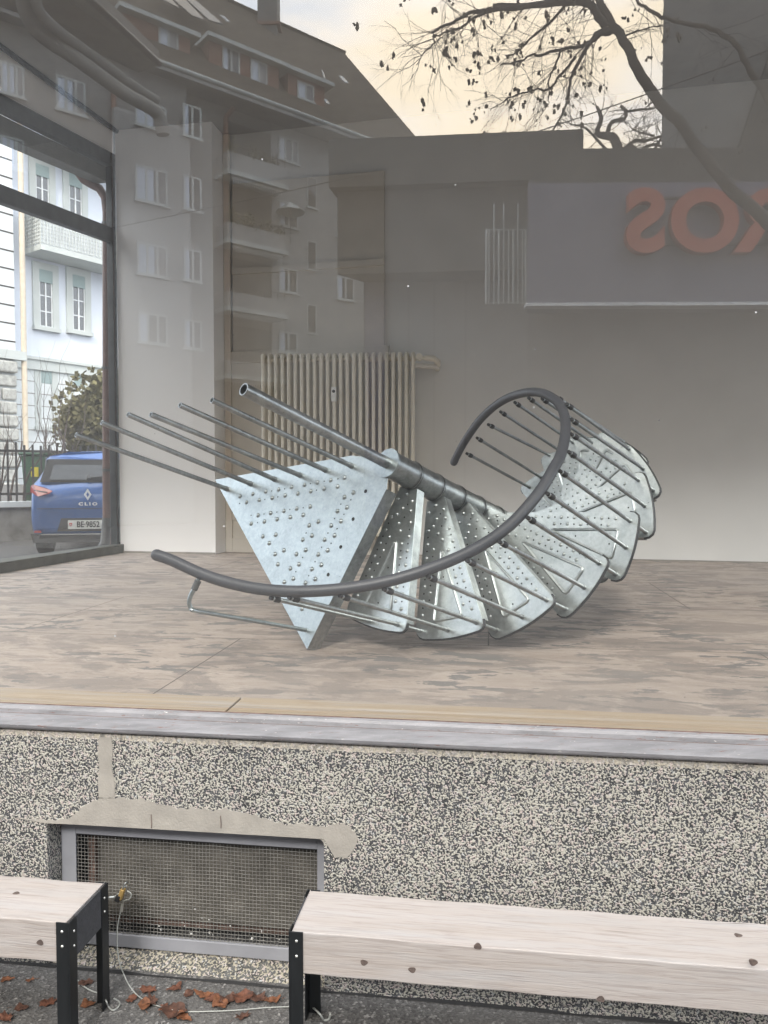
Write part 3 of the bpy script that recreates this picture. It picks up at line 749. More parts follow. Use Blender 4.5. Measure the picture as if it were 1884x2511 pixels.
for x, y in ((797, 797), (760, 881), (722, 965), (685, 1048), (647, 1132), (610, 1213), (208, 793), (275, 862), (312, 905), (350, 855), (425, 843), (500, 828), (578, 818), (395, 720), (470, 708), (620, 678), (700, 664), (780, 650), (430, 755), (355, 770), (655, 716), (855, 772), (815, 856), (775, 940), (740, 1025), (575, 1107), (535, 1190), (595, 965), (540, 1385)):
    q.disc(onplane(0, *z2(x, y), 0.0006), PN, 0.0042, 7)
q.m = 0
ld_ = q.build('landing_plate', [M['galv_plate'], M['hole'], M['galv_dark']], st)
# pole, disc, sleeves
q = MB(); q.tube([axp(-4.80), axp(-3), axp(-1), axp(0.3)], 0.0265, 20, True, hollow=0.021); q.build('centre_pole', M['galv_dark'], st)
q = MB(); q.tube([axp(-0.05), axp(0.03)], 0.0725, 32); q.build('hub_disc', M['galv_plate'], st)
q = MB(); q.tube([axp(-0.28), axp(-0.02)], 0.0275, 20, False); q.disc(axp(-0.12) - E2.normalized() * 0 + PN * 0, -E1, 0.004, 8); q.build('pole_collar', M['galv_dark'], st)
for n in range(1, 13):
    q = MB(); q.tube([axp(n - 0.97), axp(n - 0.10)], 0.0665, 28)
    q.tube([axp(n - 0.10), axp(n - 0.06), axp(n - 0.02)], [0.0665, 0.071, 0.071], 28)
    q.build('sleeve', M['galv_dark'], st)
    q = MB(); q.tube([axp(n - 0.09), axp(n - 0.06)], 0.0722, 28, False); q.build('sleeve_ring', M['black_steel'], st)
# balusters: measured feet and heads
FEET = {(1, 0): (907, 1523), (1, 1): (975, 1531), (2, -1): (1031, 1547), (2, 0): (1098, 1545), (2, 1): (1168, 1526), (3, -1): (1217.6, 1545), (3, 0): (1281, 1513), (3, 1): (1340, 1471), (4, -1): (1386, 1493), (4, 0): (1432, 1440), (4, 1): (1468.5, 1381), (5, -1): (1510, 1408), (5, 0): (1534, 1342), (5, 1): (1544, 1277), (6, -1): (1584, 1305), (6, 0): (1580.5, 1240), (6, 1): (1565, 1176.5), (7, -1): (1602, 1202), (7, 0): (1577, 1148.5), (7, 1): (1542.6, 1100.6), (8, 0): (1529.5, 1084), (10, 1): (1347, 1115.5), (11, 1): (1299, 1195)}
HEADS = {(1, 0): (668, 1467), (1, 1): (713, 1466), (7, 0): (1404, 1030), (6, 1): (1404, 1066), (6, 0): (1398, 1110), (5, 1): (1376, 1157), (5, 0): (1345, 1212), (4, 1): (1297, 1271), (4, 0): (1228, 1330), (3, 1): (1149, 1376), (3, 0): (1053, 1415), (2, 1): (945, 1446), (2, 0): (838, 1462), (9, 0): (1299, 977), (9, 1): (1265, 988), (10, 0): (1230, 1011), (10, 1): (1200, 1042), (11, 0): (1172, 1075), (11, 1): (1147, 1113), (8, 1): (1332, 979)}
def rail_model(m):
    a = DTH * (m / 2 - 5)
    return A0 + S * (m / 2 - HB) + E1 * math.cos(a) + E2 * math.sin(a)
def foot(n, k):
    return onplane(n, *FEET[(n, k)]) if (n, k) in FEET else LP(n, math.cos(R(10.9 * k)), math.sin(R(10.9 * k)))
def depth_at(p):  # world Y of a model point
    return p.y
for n in range(1, 12):
    for k in (0, 1):
        f_ = foot(n, k); mm = 2 * n + k; model = rail_model(mm)
        h_ = at(*HEADS[(n, k)], model.y) if (n, k) in HEADS else model
        q = MB(); dirn = (f_ - h_).normalized()
        end = f_
        if k == 1 and n < 11: end = foot(n + 1, -1)
        path = [h_, f_] + ([end] if end is not f_ else [])
        q.tube(path, 0.0098, 10)
        q.tube([f_ - dirn * 0.012, f_], 0.0125, 10)
        if end is not f_: q.tube([end - dirn * 0.010, end], 0.0125, 10)
        b_ = q.build('baluster', M['galv_dark'], st)
        q = MB(); q.tube([h_ - dirn * 0.012, h_ + dirn * 0.014, h_ + dirn * 0.018, h_ + dirn * 0.040, h_ + dirn * 0.044], [0.009, 0.010, 0.0138, 0.0138, 0.010], 10)
        q.build('rail_joint', M['black_plastic'], b_)
# long open tubes standing on the landing
LONG = [((557, 1199), (186, 1066)), ((616, 1187), (249.5, 1036)), ((675, 1176), (313.5, 1016)), ((737, 1166), (369.5, 1016)), ((799, 1153), (441, 993)), ((863, 1143), (519.6, 981))]
for (fx, fy), (ex, ey) in LONG:
    f_ = onplane(0, fx, fy); tip = f_ - S * 4.8
    tip = at(ex, ey, tip.y)
    q = MB(); q.tube([tip, (tip + f_) / 2, f_], 0.0122, 14, True, hollow=0.0092); q.tube([f_ + (tip - f_).normalized() * 0.014, f_], 0.0145, 14, False)
    q.build('railing_tube', M['galv_dark'], st)
# handrail: centre line read off the photo, depth of the helix
z3 = lambda x, y: (1100 + x / 4.15, 930 + y / 4.15)
z6 = lambda x, y: (800 + x / 2.767, 1100 + y / 2.767)
z7 = lambda x, y: (340 + x / 3.32, 1320 + y / 3.32)
RAILPX = [z3(*p) for p in ((55, 845), (130, 690), (225, 540), (330, 400), (450, 288), (580, 200), (720, 148), (860, 128), (975, 145), (1075, 198), (1150, 280), (1185, 380), (1195, 490), (1185, 600), (1160, 720), (1118, 830))]
RAILPX += [(1356.6, 1150), (1335, 1190), (1304, 1231), (1259, 1281), (1208, 1321), (1154, 1352.5), (1100, 1377), (1055, 1394), (1008, 1410), (954, 1424.5), (900, 1435.5), (846, 1443.5), (790, 1448.5), (737, 1450.5), (700, 1450), (665, 1447.5), (628, 1443), (593, 1436.5), (557, 1428), (521, 1417), (492, 1406), (466, 1394.5), (440, 1382.5), (423, 1374.5), (400, 1366), (384, 1361)]
mod = []
from bpy_extras.object_utils import world_to_camera_view
def project(p):
    r = p - CAM
    z = r.y * cp_ - r.z * sp_; yy = -(r.y * sp_ + r.z * cp_)
    return CX + FPX * r.x / z, CY + FPX * yy / z
ms_ = [1.0 + i * 0.05 for i in range(460)]
mp_ = [(m_, *project(rail_model(m_)), rail_model(m_).y) for m_ in ms_]
ys_ = []; last = 23.5
for px, py in RAILPX:
    best = min((q_ for q_ in mp_ if last - 2.2 <= q_[0] <= last + 0.2), key=lambda q_: (q_[1] - px) ** 2 + (q_[2] - py) ** 2)
    last = best[0]; ys_.append(best[3])
for i in range(len(ys_)):                   # straight run beyond the first tread
    if RAILPX[i][0] < 650:
        k = (650 - RAILPX[i][0]) / 270.0; ys_[i] = 3.115 + 0.16 * k
for _ in range(6):
    ys_ = [ys_[0]] + [(ys_[i - 1] + 2 * ys_[i] + ys_[i + 1]) / 4 for i in range(1, len(ys_) - 1)] + [ys_[-1]]
RC = [at(px, py, y) for (px, py), y in zip(RAILPX, ys_)]
def smooth_path(P, k=4):
    outp = []
    for i in range(len(P) - 1):
        p0, p1, p2, p3 = P[max(i - 1, 0)], P[i], P[i + 1], P[min(i + 2, len(P) - 1)]
        for j in range(k):
            t_ = j / k
            outp.append(0.5 * ((2 * p1) + (p2 - p0) * t_ + (2 * p0 - 5 * p1 + 4 * p2 - p3) * t_ * t_ + (3 * p1 - p0 - 3 * p2 + p3) * t_ ** 3))
    outp.append(P[-1]); return outp
RS = smooth_path(RC)
for _ in range(3): RS = [RS[0]] + [(RS[i - 1] + 2 * RS[i] + RS[i + 1]) / 4 for i in range(1, len(RS) - 1)] + [RS[-1]]
RAD = 0.0245
def capped(P, r):
    d = (P[0] - P[1]).normalized(); e_ = (P[-1] - P[-2]).normalized()
    pa = [P[0] + d * r * x for x in (0.95, 0.85, 0.6, 0.3)] + P + [P[-1] + e_ * r * x for x in (0.3, 0.6, 0.85, 0.95)]
    ra = [r * x for x in (0.2, 0.5, 0.8, 0.96)] + [r] * len(P) + [r * x for x in (0.96, 0.8, 0.5, 0.2)]
    return pa, ra
pa, ra = capped(RS, RAD)
q = MB(); q.tube(pa, ra, 18); hr = q.build('handrail', M['rail'], st)
for pp_ in ([RS[-1], RS[-2]], [RS[0], RS[1]]):
    q = MB(); q.tube(pp_, RAD * 1.03, 18, False); q.build('end_cap', M['rail'], hr)
q = MB()                                    # flat bar under the rail
low = [p + Sd * 0.025 for p in RS[2:-22]]
q.tube(low, 0.0085, 6); q.build('flat_bar', M['black_plastic'], hr)
# bent baluster at the foot of the rail
f_ = onplane(0, 749, 1545); bend = at(474, 1496, 3.20); bend2 = at(463, 1478, 3.19); top_ = at(489, 1428, 3.19)
bp = smooth_path([f_, (f_ + bend) / 2, at(486, 1499, 3.20), at(470, 1493, 3.195), at(464, 1479, 3.19), at(468, 1460, 3.19), at(480, 1438, 3.19), at(487, 1420, 3.19)], 5)
q = MB(); q.tube(bp, 0.0095, 12); bb = q.build('bent_baluster', M['galv_plate'], st)
q = MB(); q.tube([at(476, 1446, 3.18), at(486, 1424, 3.18)], 0.014, 10); q.build('rail_bracket', M['frame'], bb)

# ------------------------------------------------------------ vent in the plinth
vt = thing('basement_vent', wl(-0.03, RZ0, 0.08), 'grey framed basement vent with rusty square wire mesh in the plinth recess', 'vent')
VD = 0.078; VF = (O + N * VD, U, N, ZV)
q = MB()
va0, va1, vz0, vz1 = RA0 + 0.002, RA1 - 0.002, RZ0 + 0.012, RZ1 - 0.002
ia0, ia1, iz0, iz1 = va0 + 0.053, va1 - 0.038, vz0 + 0.043, vz1 - 0.071
q.bx(va0, ia0, 0, 0.02, vz0, vz1, VF); q.bx(ia1, va1, 0, 0.02, vz0, vz1, VF); q.bx(ia0, ia1, 0.0005, 0.0195, iz1, vz1, VF); q.bx(ia0, ia1, 0.0005, 0.0195, vz0, iz0, VF)
q.build('frame', M['vent_frame'], vt, bevel=0.002)
q = MB(); q.bx(ia0 - 0.004, ia0, 0.004, 0.016, iz0, iz1, VF); q.bx(ia0, ia1, 0.004, 0.016, iz1 - 0.004, iz1, VF); q.build('inner_edge', M['black'], vt)
q = MB(); rr_ = random.Random(3); p_ = 0.0122
nxw = int((ia1 - ia0) / p_); nzw = int((iz1 - iz0) / p_)
def wv(a_, z_2): return 0.0016 * noise.noise(Vector((a_ * 6, z_2 * 6, 1))), 0.0022 * noise.noise(Vector((a_ * 9, z_2 * 9, 5)))
for i in range(nxw + 1):
    a_ = ia0 + i * p_ + 0.003
    P = []
    for j in range(0, nzw * 2 + 1):
        z_1 = iz0 + j * p_ / 2; dx, dz = wv(a_, z_1)
        P.append(VF[0] + U * (a_ + dx) + ZV * z_1 + N * (0.008 + (0.0011 if (j // 1 + i * 2) % 4 < 2 else -0.0011)))
    q.tube(P, 0.00105, 4, False)
for j in range(nzw + 1):
    z_1 = iz0 + j * p_ + 0.003; P = []
    for i in range(0, nxw + 1):
        a_ = ia0 + i * p_; dx, dz = wv(a_, z_1)
        P.append(VF[0] + U * a_ + ZV * (z_1 + dz) + N * (0.008 - (0.0011 if (i + j) % 2 else -0.0011)))
    q.tube(P, 0.00105, 4, False)
q.build('wire_mesh', M['mesh_wire'], vt)
q = MB(); q.bx(ia0 + 0.05, ia1, 0.058, 0.07, iz0 + 0.03, iz1 - 0.012, VF); q.build('inner_shutter', plain('grimy_grey_sheet', (0.13, 0.12, 0.105), 0.85, 0, 0.35, 14, 0.3, 60), vt)
q = MB(); q.bx(ia0, ia1, 0.075, 0.085, iz0, iz1, VF); q.bx(ia0 + 0.045, ia0 + 0.052, 0.03, 0.075, iz0, iz1, VF); q.build('rusty_surround', M['sill_rust'], vt)
q = MB(); rr_ = random.Random(5)
for _ in range(26):
    a_ = rr_.uniform(-0.15, ia1 - 0.03); z_1 = iz0 + abs(rr_.gauss(0, 0.05)) + 0.01
    q = MB(); q.bx(a_, a_ + rr_.uniform(0.002, 0.008), 0.0135, 0.0145, z_1, z_1 + rr_.uniform(0.002, 0.007), (VF[0], U, N, ZV))
    q.build('paint_speck', M['white_plastic'], vt)

# ------------------------------------------------------------ benches
BH = 0.377; BD = 0.212; BT = 0.116
def bench(corner, sgn, label, knots_=(), length=2.5):
    # corner: front top corner at the end that is seen; sgn: direction of the beam along U
    o = Vector((corner[0], corner[1], 0)); fr = (o, U * sgn, N, ZV)
    th = thing('wooden_bench', o, label, 'bench', 'timber benches in front of the plinth')
    q = MB(); nseg = 40; e_ = 0.006
    sec = [(0, BH - BT), (0, BH), (BD, BH), (BD, BH - BT)]
    vs = []
    rr2 = random.Random(9 if sgn > 0 else 11)
    for i in range(nseg + 1):
        x = e_ + (length - 2 * e_) * i / nseg
        for (yy, zz) in sec: vs.append(fr[0] + fr[1] * x + N * (yy + rr2.uniform(-0.001, 0.001)) + ZV * (zz + rr2.uniform(-0.0012, 0.0012)))
    fs2 = [(0, 1, 2, 3), tuple(nseg * 4 + k for k in (3, 2, 1, 0))]
    for i in range(nseg):
        for k in range(4):
            a_, b_ = i * 4 + k, i * 4 + (k + 1) % 4
            fs2.append((a_, b_, b_ + 4, a_ + 4))
    q.add(vs, fs2); bm_ = q.build('seat_beam', M['bench_wood'], th, bevel=0.003)
    for e0 in (0.0, length):
        q = MB(); q.bx(e0 - 0.001 if e0 == 0 else e0 - e_ + 0.001, e0 + e_ - 0.001 if e0 == 0 else e0 + 0.001, 0.036, BD - 0.036, BH - BT, BH - 0.001, fr); q.build('end_board', M['charred'], th)
        s2 = 1 if e0 == 0 else -1
        for yy, ny in ((0.0, 1), (BD, -1)):
            q = MB()
            q.bx(min(e0, e0 + s2 * 0.036), max(e0, e0 + s2 * 0.036), min(yy, yy - ny * 0.004), max(yy, yy - ny * 0.004), 0.0, BH + 0.001, fr)
            q.bx(min(e0, e0 - s2 * 0.004), max(e0, e0 - s2 * 0.004), min(yy - ny * 0.004, yy + ny * 0.036), max(yy - ny * 0.004, yy + ny * 0.036), 0.0, BH + 0.001, fr)
            lg = q.build('leg', M['black_steel'], th, bevel=0.001)
            for zz in (BH - 0.024, BH - 0.066):
                q = MB()
                q.dome(fr[0] + fr[1] * (e0 + s2 * 0.018) + N * (yy - ny * 0.004) + ZV * zz, -N * ny, 0.0042, 0.003, 10); q.build('bolt', M['bolt'], lg); q = MB()
                q.dome(fr[0] + fr[1] * (e0 - s2 * 0.004) + N * (yy + ny * 0.02) + ZV * (zz - 0.010), -fr[1] * s2, 0.0040, 0.003, 10)
                q.build('bolt', M['bolt'], lg)
    for (kx, ky, top_) in knots_:
        p = on(kx, ky, (0, 0, BH + 0.0012), ZV) if top_ else on(kx, ky, o - N * 0.0012, N)
        nrm2 = ZV if top_ else -N; q = MB(); xk, yk = U, nrm2.cross(U)
        ring = [p + (xk * math.cos(a) * 1.25 + yk * math.sin(a)) * 0.0080 * (1 + 0.12 * math.sin(3 * a + kx)) for a in [2 * math.pi * i / 16 for i in range(16)]]
        q.prism(ring, -nrm2 * 0.004); q.build('knot', M['knot'], bm_)
    return th
M['knot'] = plain('dark_wood_knot', (0.10, 0.075, 0.066), 0.8, 0, 0.4, 90, 0.3, 200)
bench((-0.255, 2.044), 1, 'pale timber beam bench on black steel legs running out of the right edge', ((893, 2361, False), (1011, 2379, False), (1172, 2322, False), (1811, 2293, True), (1848, 2361, False), (1474, 2451, False)))
bench((-0.874, 2.083), -1, 'pale timber beam bench at the left edge with its charred black end showing', ((98, 2312, False), (40, 2190, True)))

# ------------------------------------------------------------ padlock and cables
VP = O + N * (VD - 0.012)
zp = lambda x, y: (100 + x / 4.15, 2050 + y / 4.15)
def vp(x, y, d=0.0): return on(*zp(x, y), VP - N * d, N)
lk = thing('padlock', vp(830, 600), 'brass padlock tying the steel cables to the vent mesh', 'padlock')
q = MB(); cc = vp(823, 590, 0.012); ax = (vp(845, 520) - vp(800, 650)).normalized(); ay_ = ax.cross(N).normalized()
q.box(cc, ax * 0.019, ay_ * 0.0075, N * 0.0085); q.build('body', M['brass'], lk, bevel=0.003)
q = MB(); q.box(cc - ax * 0.017 + ay_ * 0.006, ax * 0.012, ay_ * 0.009, N * 0.0095); q.build('lower_guard', M['black_plastic'], lk, bevel=0.003)
q = MB(); q.tube(smooth_path([cc + ax * 0.018 - N * 0.005, vp(850, 500, 0.014), vp(872, 470, 0.008), vp(885, 500, 0.0), cc + ax * 0.018 + N * 0.004 + ay_ * 0.005]), 0.0022, 8); q.build('shackle', M['galv_dark'], lk)
def gp(x, y, z=0.004): return onz(*zp(x, y), z)
def zg(x, y, z=0.004): return onz(*z_(x, y), z)
ca = thing('security_cable', gp(1000, 1600), 'thin grey steel cable hanging from the padlock down to the ground', 'cable', 'security cables')
path = [vp(880, 560, 0.01), vp(920, 590, 0.012), vp(905, 640, 0.012), vp(850, 660, 0.012), vp(830, 700, 0.01), vp(812, 780, 0.012), vp(786, 900, 0.02), vp(778, 1040, 0.035), vp(783, 1170, 0.05), vp(805, 1300, 0.07)]
path += [gp(850, 1420, 0.045), gp(900, 1520, 0.02), gp(980, 1620, 0.006), gp(1090, 1690), gp(1230, 1745), gp(1350, 1775), zg(820, 1553), zg(1000, 1548), zg(1160, 1535), zg(1300, 1530)]
q = MB(); q.tube(smooth_path(path, 5), 0.0018, 8); q.build('wire_rope', M['cable'], ca)
q = MB(); q.tube([vp(832, 690, 0.01), vp(822, 770, 0.012)], 0.0052, 8); q.tube([vp(695, 625, 0.03), vp(740, 620, 0.02)], 0.0052, 8); q.build('ferrule', M['bolt'], ca)
q = MB(); q.tube(smooth_path([vp(640, 628, 0.05), vp(740, 620, 0.02), vp(790, 590, 0.014), vp(815, 585, 0.014), vp(790, 632, 0.014), vp(735, 626, 0.02)], 5), 0.0018, 8); q.build('loop', M['cable'], ca)
c2 = thing('security_cable', gp(740, 1700), 'short grey cable looped round the rear leg of the left bench', 'cable', 'security cables')
q = MB(); q.tube(smooth_path([gp(330, 1410, 0.02), gp(400, 1500), gp(500, 1570), gp(620, 1615), gp(665, 1680, 0.03), gp(690, 1740), gp(735, 1775), gp(790, 1740), gp(800, 1690, 0.02), gp(745, 1655, 0.04)], 5), 0.0022, 8); q.build('wire_rope', M['cable'], c2)
zr = lambda x, y: (650 + x / 4.15, 2150 + y / 4.15)
c3 = thing('security_cable', onz(*zr(610, 1460), 0), 'short grey cable looped round the rear leg of the right bench', 'cable', 'security cables')
q = MB(); q.tube(smooth_path([onz(*zr(420, 1325), 0.006), onz(*zr(480, 1330), 0.012), onz(*zr(560, 1400), 0.03), onz(*zr(600, 1460), 0.004), onz(*zr(650, 1450), 0.01), onz(*zr(665, 1400), 0.03)], 5), 0.003, 8); q.build('wire_rope', M['cable'], c3)

# ------------------------------------------------------------ fallen leaves
LEAVES = [((760, 1452), 1.2, 'curled brown leaf against the wall foot below the vent centre'), ((815, 1478), 0.9, 'small brown leaf left of the big leaf heap'), ((880, 1482), 1.3, 'large crumpled rust leaf in the middle of the heap'),
          ((925, 1502), 1.4, 'broad rust coloured leaf lying on top of the heap'), ((985, 1505), 1.1, 'flat brown leaf right of the broad one'), ((950, 1525), 0.9, 'narrow brown leaf in front of the heap'), ((1050, 1498), 1.1, 'brown leaf between the heap and the right bench leg'),
          ((1120, 1500), 1.2, 'jagged orange brown leaf close to the right bench leg'), ((1180, 1508), 0.9, 'last brown leaf beside the right bench leg'), ((640, 1462), 1.0, 'thin curled leaf left of the hanging cable foot'), ((655, 1512), 1.1, 'dark rust leaf under the cable bend'),
          ((625, 1528), 1.0, 'rust leaf just left of the cable bend'), ((570, 1500), 0.9, 'slim brown leaf right of the left bench rear leg'), ((755, 1560), 1.5, 'big red brown leaf under the cable near the bottom'), ((795, 1580), 1.1, 'ragged leaf in front of the big red brown one'), ((710, 1540), 0.9, 'small rust leaf touching the cable on the ground'),
          ((370, 1432), 0.9, 'dark leaf at the wall behind the left bench legs'), ((375, 1525), 0.9, 'brown leaf between the two left bench legs'), ((205, 1518), 0.9, 'flat leaf left of the front bench leg'), ((90, 1540), 0.9, 'upright curled leaf under the left bench'), ((30, 1415), 0.9, 'leaf at the foot of the wall at the left edge'),
          ((25, 1585), 1.0, 'dark brown leaf in the bottom left corner'), ((1050, 1577), 0.9, 'rust leaf alone below the ground cable'), ((130, 1420), 0.7, 'faint leaf near the wall crack under the left bench')]
for i, ((x, y), s_, lab) in enumerate(LEAVES):
    c = onz(*z_(x, y), 0.003); rr3 = random.Random(i * 7 + 1)
    th0 = rr3.uniform(0, 6.28); lf = rr3.choice([1.5, 2.5, 3.5]); L_ = 0.030 * s_ * rr3.uniform(0.9, 1.2); W_ = rr3.uniform(0.35, 0.65) * L_
    lobes = rr3.choice([0.22, 0.35, 0.12, 0.5]); npt = 30; q = MB(); ring = []
    curl = rr3.uniform(0.5, 1.3); ph = rr3.uniform(0, 6)
    def lift(u_, v_): return 0.003 + curl * L_ * (0.5 * (u_ * u_ + v_ * v_) / (L_ * L_) * (0.6 + 0.4 * math.sin(3 * math.atan2(v_, u_) + ph))) + 0.002 * math.sin(u_ * 300 + ph)
    rings = []
    for rad in (0.35, 0.7, 1.0):
        rg = []
        for k in range(npt):
            a_ = 2 * math.pi * k / npt
            rr4 = rad * (1 - (lobes * abs(math.sin(a_ * lf + ph)) + rr3.uniform(0, 0.12)) * (rad > 0.9) - lobes * 0.4 * abs(math.sin(a_ * lf + ph)) * (0.6 < rad < 0.9))
            u_, v_ = L_ * rr4 * math.cos(a_), W_ * rr4 * math.sin(a_) * 1.3
            rg.append(c + Vector((u_ * math.cos(th0) - v_ * math.sin(th0), u_ * math.sin(th0) + v_ * math.cos(th0), abs(lift(u_, v_)))))
        rings.append(rg)
    vs = [c + ZV * 0.003] + [p for rg in rings for p in rg]; fs2 = [(0, 1 + k, 1 + (k + 1) % npt) for k in range(npt)]
    for j in range(2):
        for k in range(npt): fs2.append((1 + j * npt + k, 1 + (j + 1) * npt + k, 1 + (j + 1) * npt + (k + 1) % npt, 1 + j * npt + (k + 1) % npt))
    q.add(vs, fs2, True)
    st_ = c + Vector((math.cos(th0), math.sin(th0), 0)) * L_ * 0.9
    q.tube([st_ + ZV * 0.004, st_ + Vector((math.cos(th0 + 0.3), math.sin(th0 + 0.3), 0.15)) * L_ * 0.5], 0.0006, 4)
    lo_o = q.build('fallen_leaf', M[('leaf', 'leaf_b', 'leaf_c')[i % 3]])
    tag(lo_o, lab, 'leaf', 'fallen leaves at the foot of the wall')

# ------------------------------------------------------------ outside, seen through the side window
M['pane_sky'] = plain('painted_sky_pane', (0.60, 0.67, 0.78), 0.2, 0, 0.1, 3, 0, 60, (3, 3, 0.6))  # sky reflection painted into the pale leaf of the mirrored windows
M['pane_dim'] = plain('dim_grey_pane', (0.26, 0.26, 0.265), 0.2, 0, 0.25, 4, 0, 60, (5, 5, 0.5))  # grey leaf next to it, without the painted sky
M['house_blue'] = plain('pale_blue_render', (0.66, 0.70, 0.78), 0.85, 0, 0.04, 0.6)
M['house_trim'] = plain('grey_green_stone_trim', (0.50, 0.53, 0.52), 0.8, 0, 0.06, 2)
M['house_left'] = plain('pale_grooved_render', (0.64, 0.67, 0.68), 0.85, 0, 0.06, 1)
M['blind'] = plain('grey_green_roller_blind', (0.27, 0.35, 0.35), 0.6, 0, 0.1, 4, 0, 60, (1, 1, 14))
M['win_white'] = plain('white_window_frame', (0.72, 0.74, 0.76), 0.5)
M['iron'] = plain('dark_iron', (0.05, 0.045, 0.045), 0.6, 0.3)
M['stone'] = plain('grey_rough_stone', (0.27, 0.26, 0.25), 0.9, 0, 0.3, 5, 0.6, 12)
M['rockface'] = plain('rock_faced_stone', (0.40, 0.40, 0.38), 0.9, 0, 0.3, 9, 1.0, 14)
M['hedge'] = plain('yellow_green_conifer', (0.15, 0.135, 0.06), 0.9, 0, 0.5, 3)
M['twig'] = plain('grey_brown_twig', (0.13, 0.10, 0.09), 0.8, 0, 0.2)
M['copper'] = plain('buff_downpipe', (0.58, 0.50, 0.40), 0.5)
hd = Vector((0.593, 0.805, 0)).normalized(); hn = Vector((hd.y, -hd.x, 0))       # facade direction, normal towards us
H0 = Vector((-11.96, 25.0, 0)); HF = (H0, hd, hn, ZV)
def hp(px, py, d=0.0):
    p = on(px, py, H0 + hn * d, hn); return ((p - H0).dot(hd), p.z)
zb = lambda x, y: (x * 0.3617, 650 + y * 0.3617)
zt = lambda x, y: (x * 0.2034, 250 + y * 0.2034)
bh = thing('blue_house', H0 + hd * 3 + ZV * 1.5, 'pale blue house with roller blinds and a balcony seen through the side window', 'house')
q = MB(); q.bx(-0.1, 8.5, -9, 0, 0.3, 17, HF); q.build('wall', M['house_blue'], bh)
q = MB(); s0, zc = hp(*zb(60, 600)); s1, z1_ = hp(*zb(60, 640)); q.bx(-0.1, 8.6, 0, 0.14, zc - 0.42, zc, HF); q.bx(-0.1, 8.6, 0.14, 0.2, zc - 0.1, zc, HF); q.build('string_course', M['house_trim'], bh)
ZC = zc
q = MB(); zz = ZC - 0.42; gb = 0.4
q.bx(-0.1, 8.5, 0, 0.05, 0.3, zz, HF); q.build('ground_floor_base', M['house_left'], bh)
q = MB(); k = 0
while zz - gb > 0.5:
    zz -= gb; q.bx(-0.1, 8.5, 0.05, 0.056, zz, zz + 0.03, HF)
q.build('rustication_groove', M['stone'], bh)
def window(parent, x0, y0, x1, y1, zz_, blindfrac=0.22, sill=True, fr=HF, fp_=hp, trim=0.22, nbars=3, mirror=False, blind='blind', wall_trim='house_trim', pale_pane=False, depth=0.10):
    (sa, za), (sb2, zb2) = fp_(*zz_(x0, y0)), fp_(*zz_(x1, y1))
    return window_sz(parent, min(sa, sb2), max(sa, sb2), min(za, zb2), max(za, zb2), blindfrac, sill, fr, trim, nbars, mirror, blind, wall_trim, pale_pane)
def window_sz(parent, a0, a1, c0, c1, blindfrac=0.22, sill=True, fr=HF, trim=0.22, nbars=3, mirror=False, blind='blind', wall_trim='house_trim', pale_pane=False, off=0.0, leaves=2):
    h = c1 - c0; W = a1 - a0
    q = MB()
    if trim:
        q.bx(a0 - trim, a0, off + 0.0, off + 0.07, c0 - trim * 0.6, c1 + trim, fr); q.bx(a1, a1 + trim, off, off + 0.07, c0 - trim * 0.6, c1 + trim, fr); q.bx(a0, a1, off, off + 0.07, c1, c1 + trim, fr)
        q.bx(a0 - trim * 1.1, a1 + trim * 1.1, off + 0.002, off + 0.16, c0 - trim * 0.6, c0, fr)
    else:
        q.bx(a0 - 0.06, a1 + 0.06, off, off + 0.09, c0 - 0.06, c0, fr)
    wo = q.build('window', M[wall_trim], parent, mirror)
    sp = a0 + W * (0.56 if pale_pane else 0.3)
    if mirror and (pale_pane or leaves > 1):
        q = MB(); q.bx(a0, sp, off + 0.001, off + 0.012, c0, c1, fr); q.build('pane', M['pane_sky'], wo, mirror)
        q = MB(); q.bx(sp, a1, off + 0.001, off + 0.012, c0, c1, fr); q.build('pane', M['pane_dim'] if pale_pane else M['pane'], wo, mirror)
    else:
        q = MB(); q.bx(a0, a1, off + 0.001, off + 0.012, c0, c1, fr); q.build('pane', M['pale_pane'] if pale_pane else M['pane'], wo, mirror)
    q = MB(); fw_ = min(0.07, W * 0.09)
    q.bx(a0, a0 + fw_, off + 0.012, off + 0.035, c0, c1, fr); q.bx(a1 - fw_, a1, off + 0.012, off + 0.035, c0, c1, fr); q.bx(a0 + fw_, a1 - fw_, off + 0.012, off + 0.034, c0, c0 + fw_, fr); q.bx(a0 + fw_, a1 - fw_, off + 0.012, off + 0.034, c1 - fw_, c1, fr)
    for k in range(1, leaves): q.bx(a0 + W * k / leaves - fw_ * 0.6, a0 + W * k / leaves + fw_ * 0.6, off + 0.012, off + 0.037, c0 + fw_, c1 - fw_, fr)
    for k in range(1, nbars): q.bx(a0 + fw_, a1 - fw_, off + 0.012, off + 0.03, c0 + h * k / nbars * (1 - blindfrac * 0.8) - 0.018, c0 + h * k / nbars * (1 - blindfrac * 0.8) + 0.018, fr)
    q.build('frame', M['house_trim'] if mirror else M['win_white'], wo, mirror)
    if blindfrac:
        q = MB(); q.bx(a0 - 0.01, a1 + 0.01, off + 0.036, off + 0.066, c1 - h * blindfrac, c1 + 0.01, fr); q.build('roller_blind', M[blind], wo, mirror)
    return wo
window(bh, 258, 25, 355, 430, zb); window(bh, 484, 62, 575, 455, zb)
window(bh, 270, 715, 350, 1100, zb); window(bh, 494, 735, 575, 1110, zb)
window(bh, 415, 735, 590, 1420, zt); window(bh, 820, 855, 985, 1560, zt)
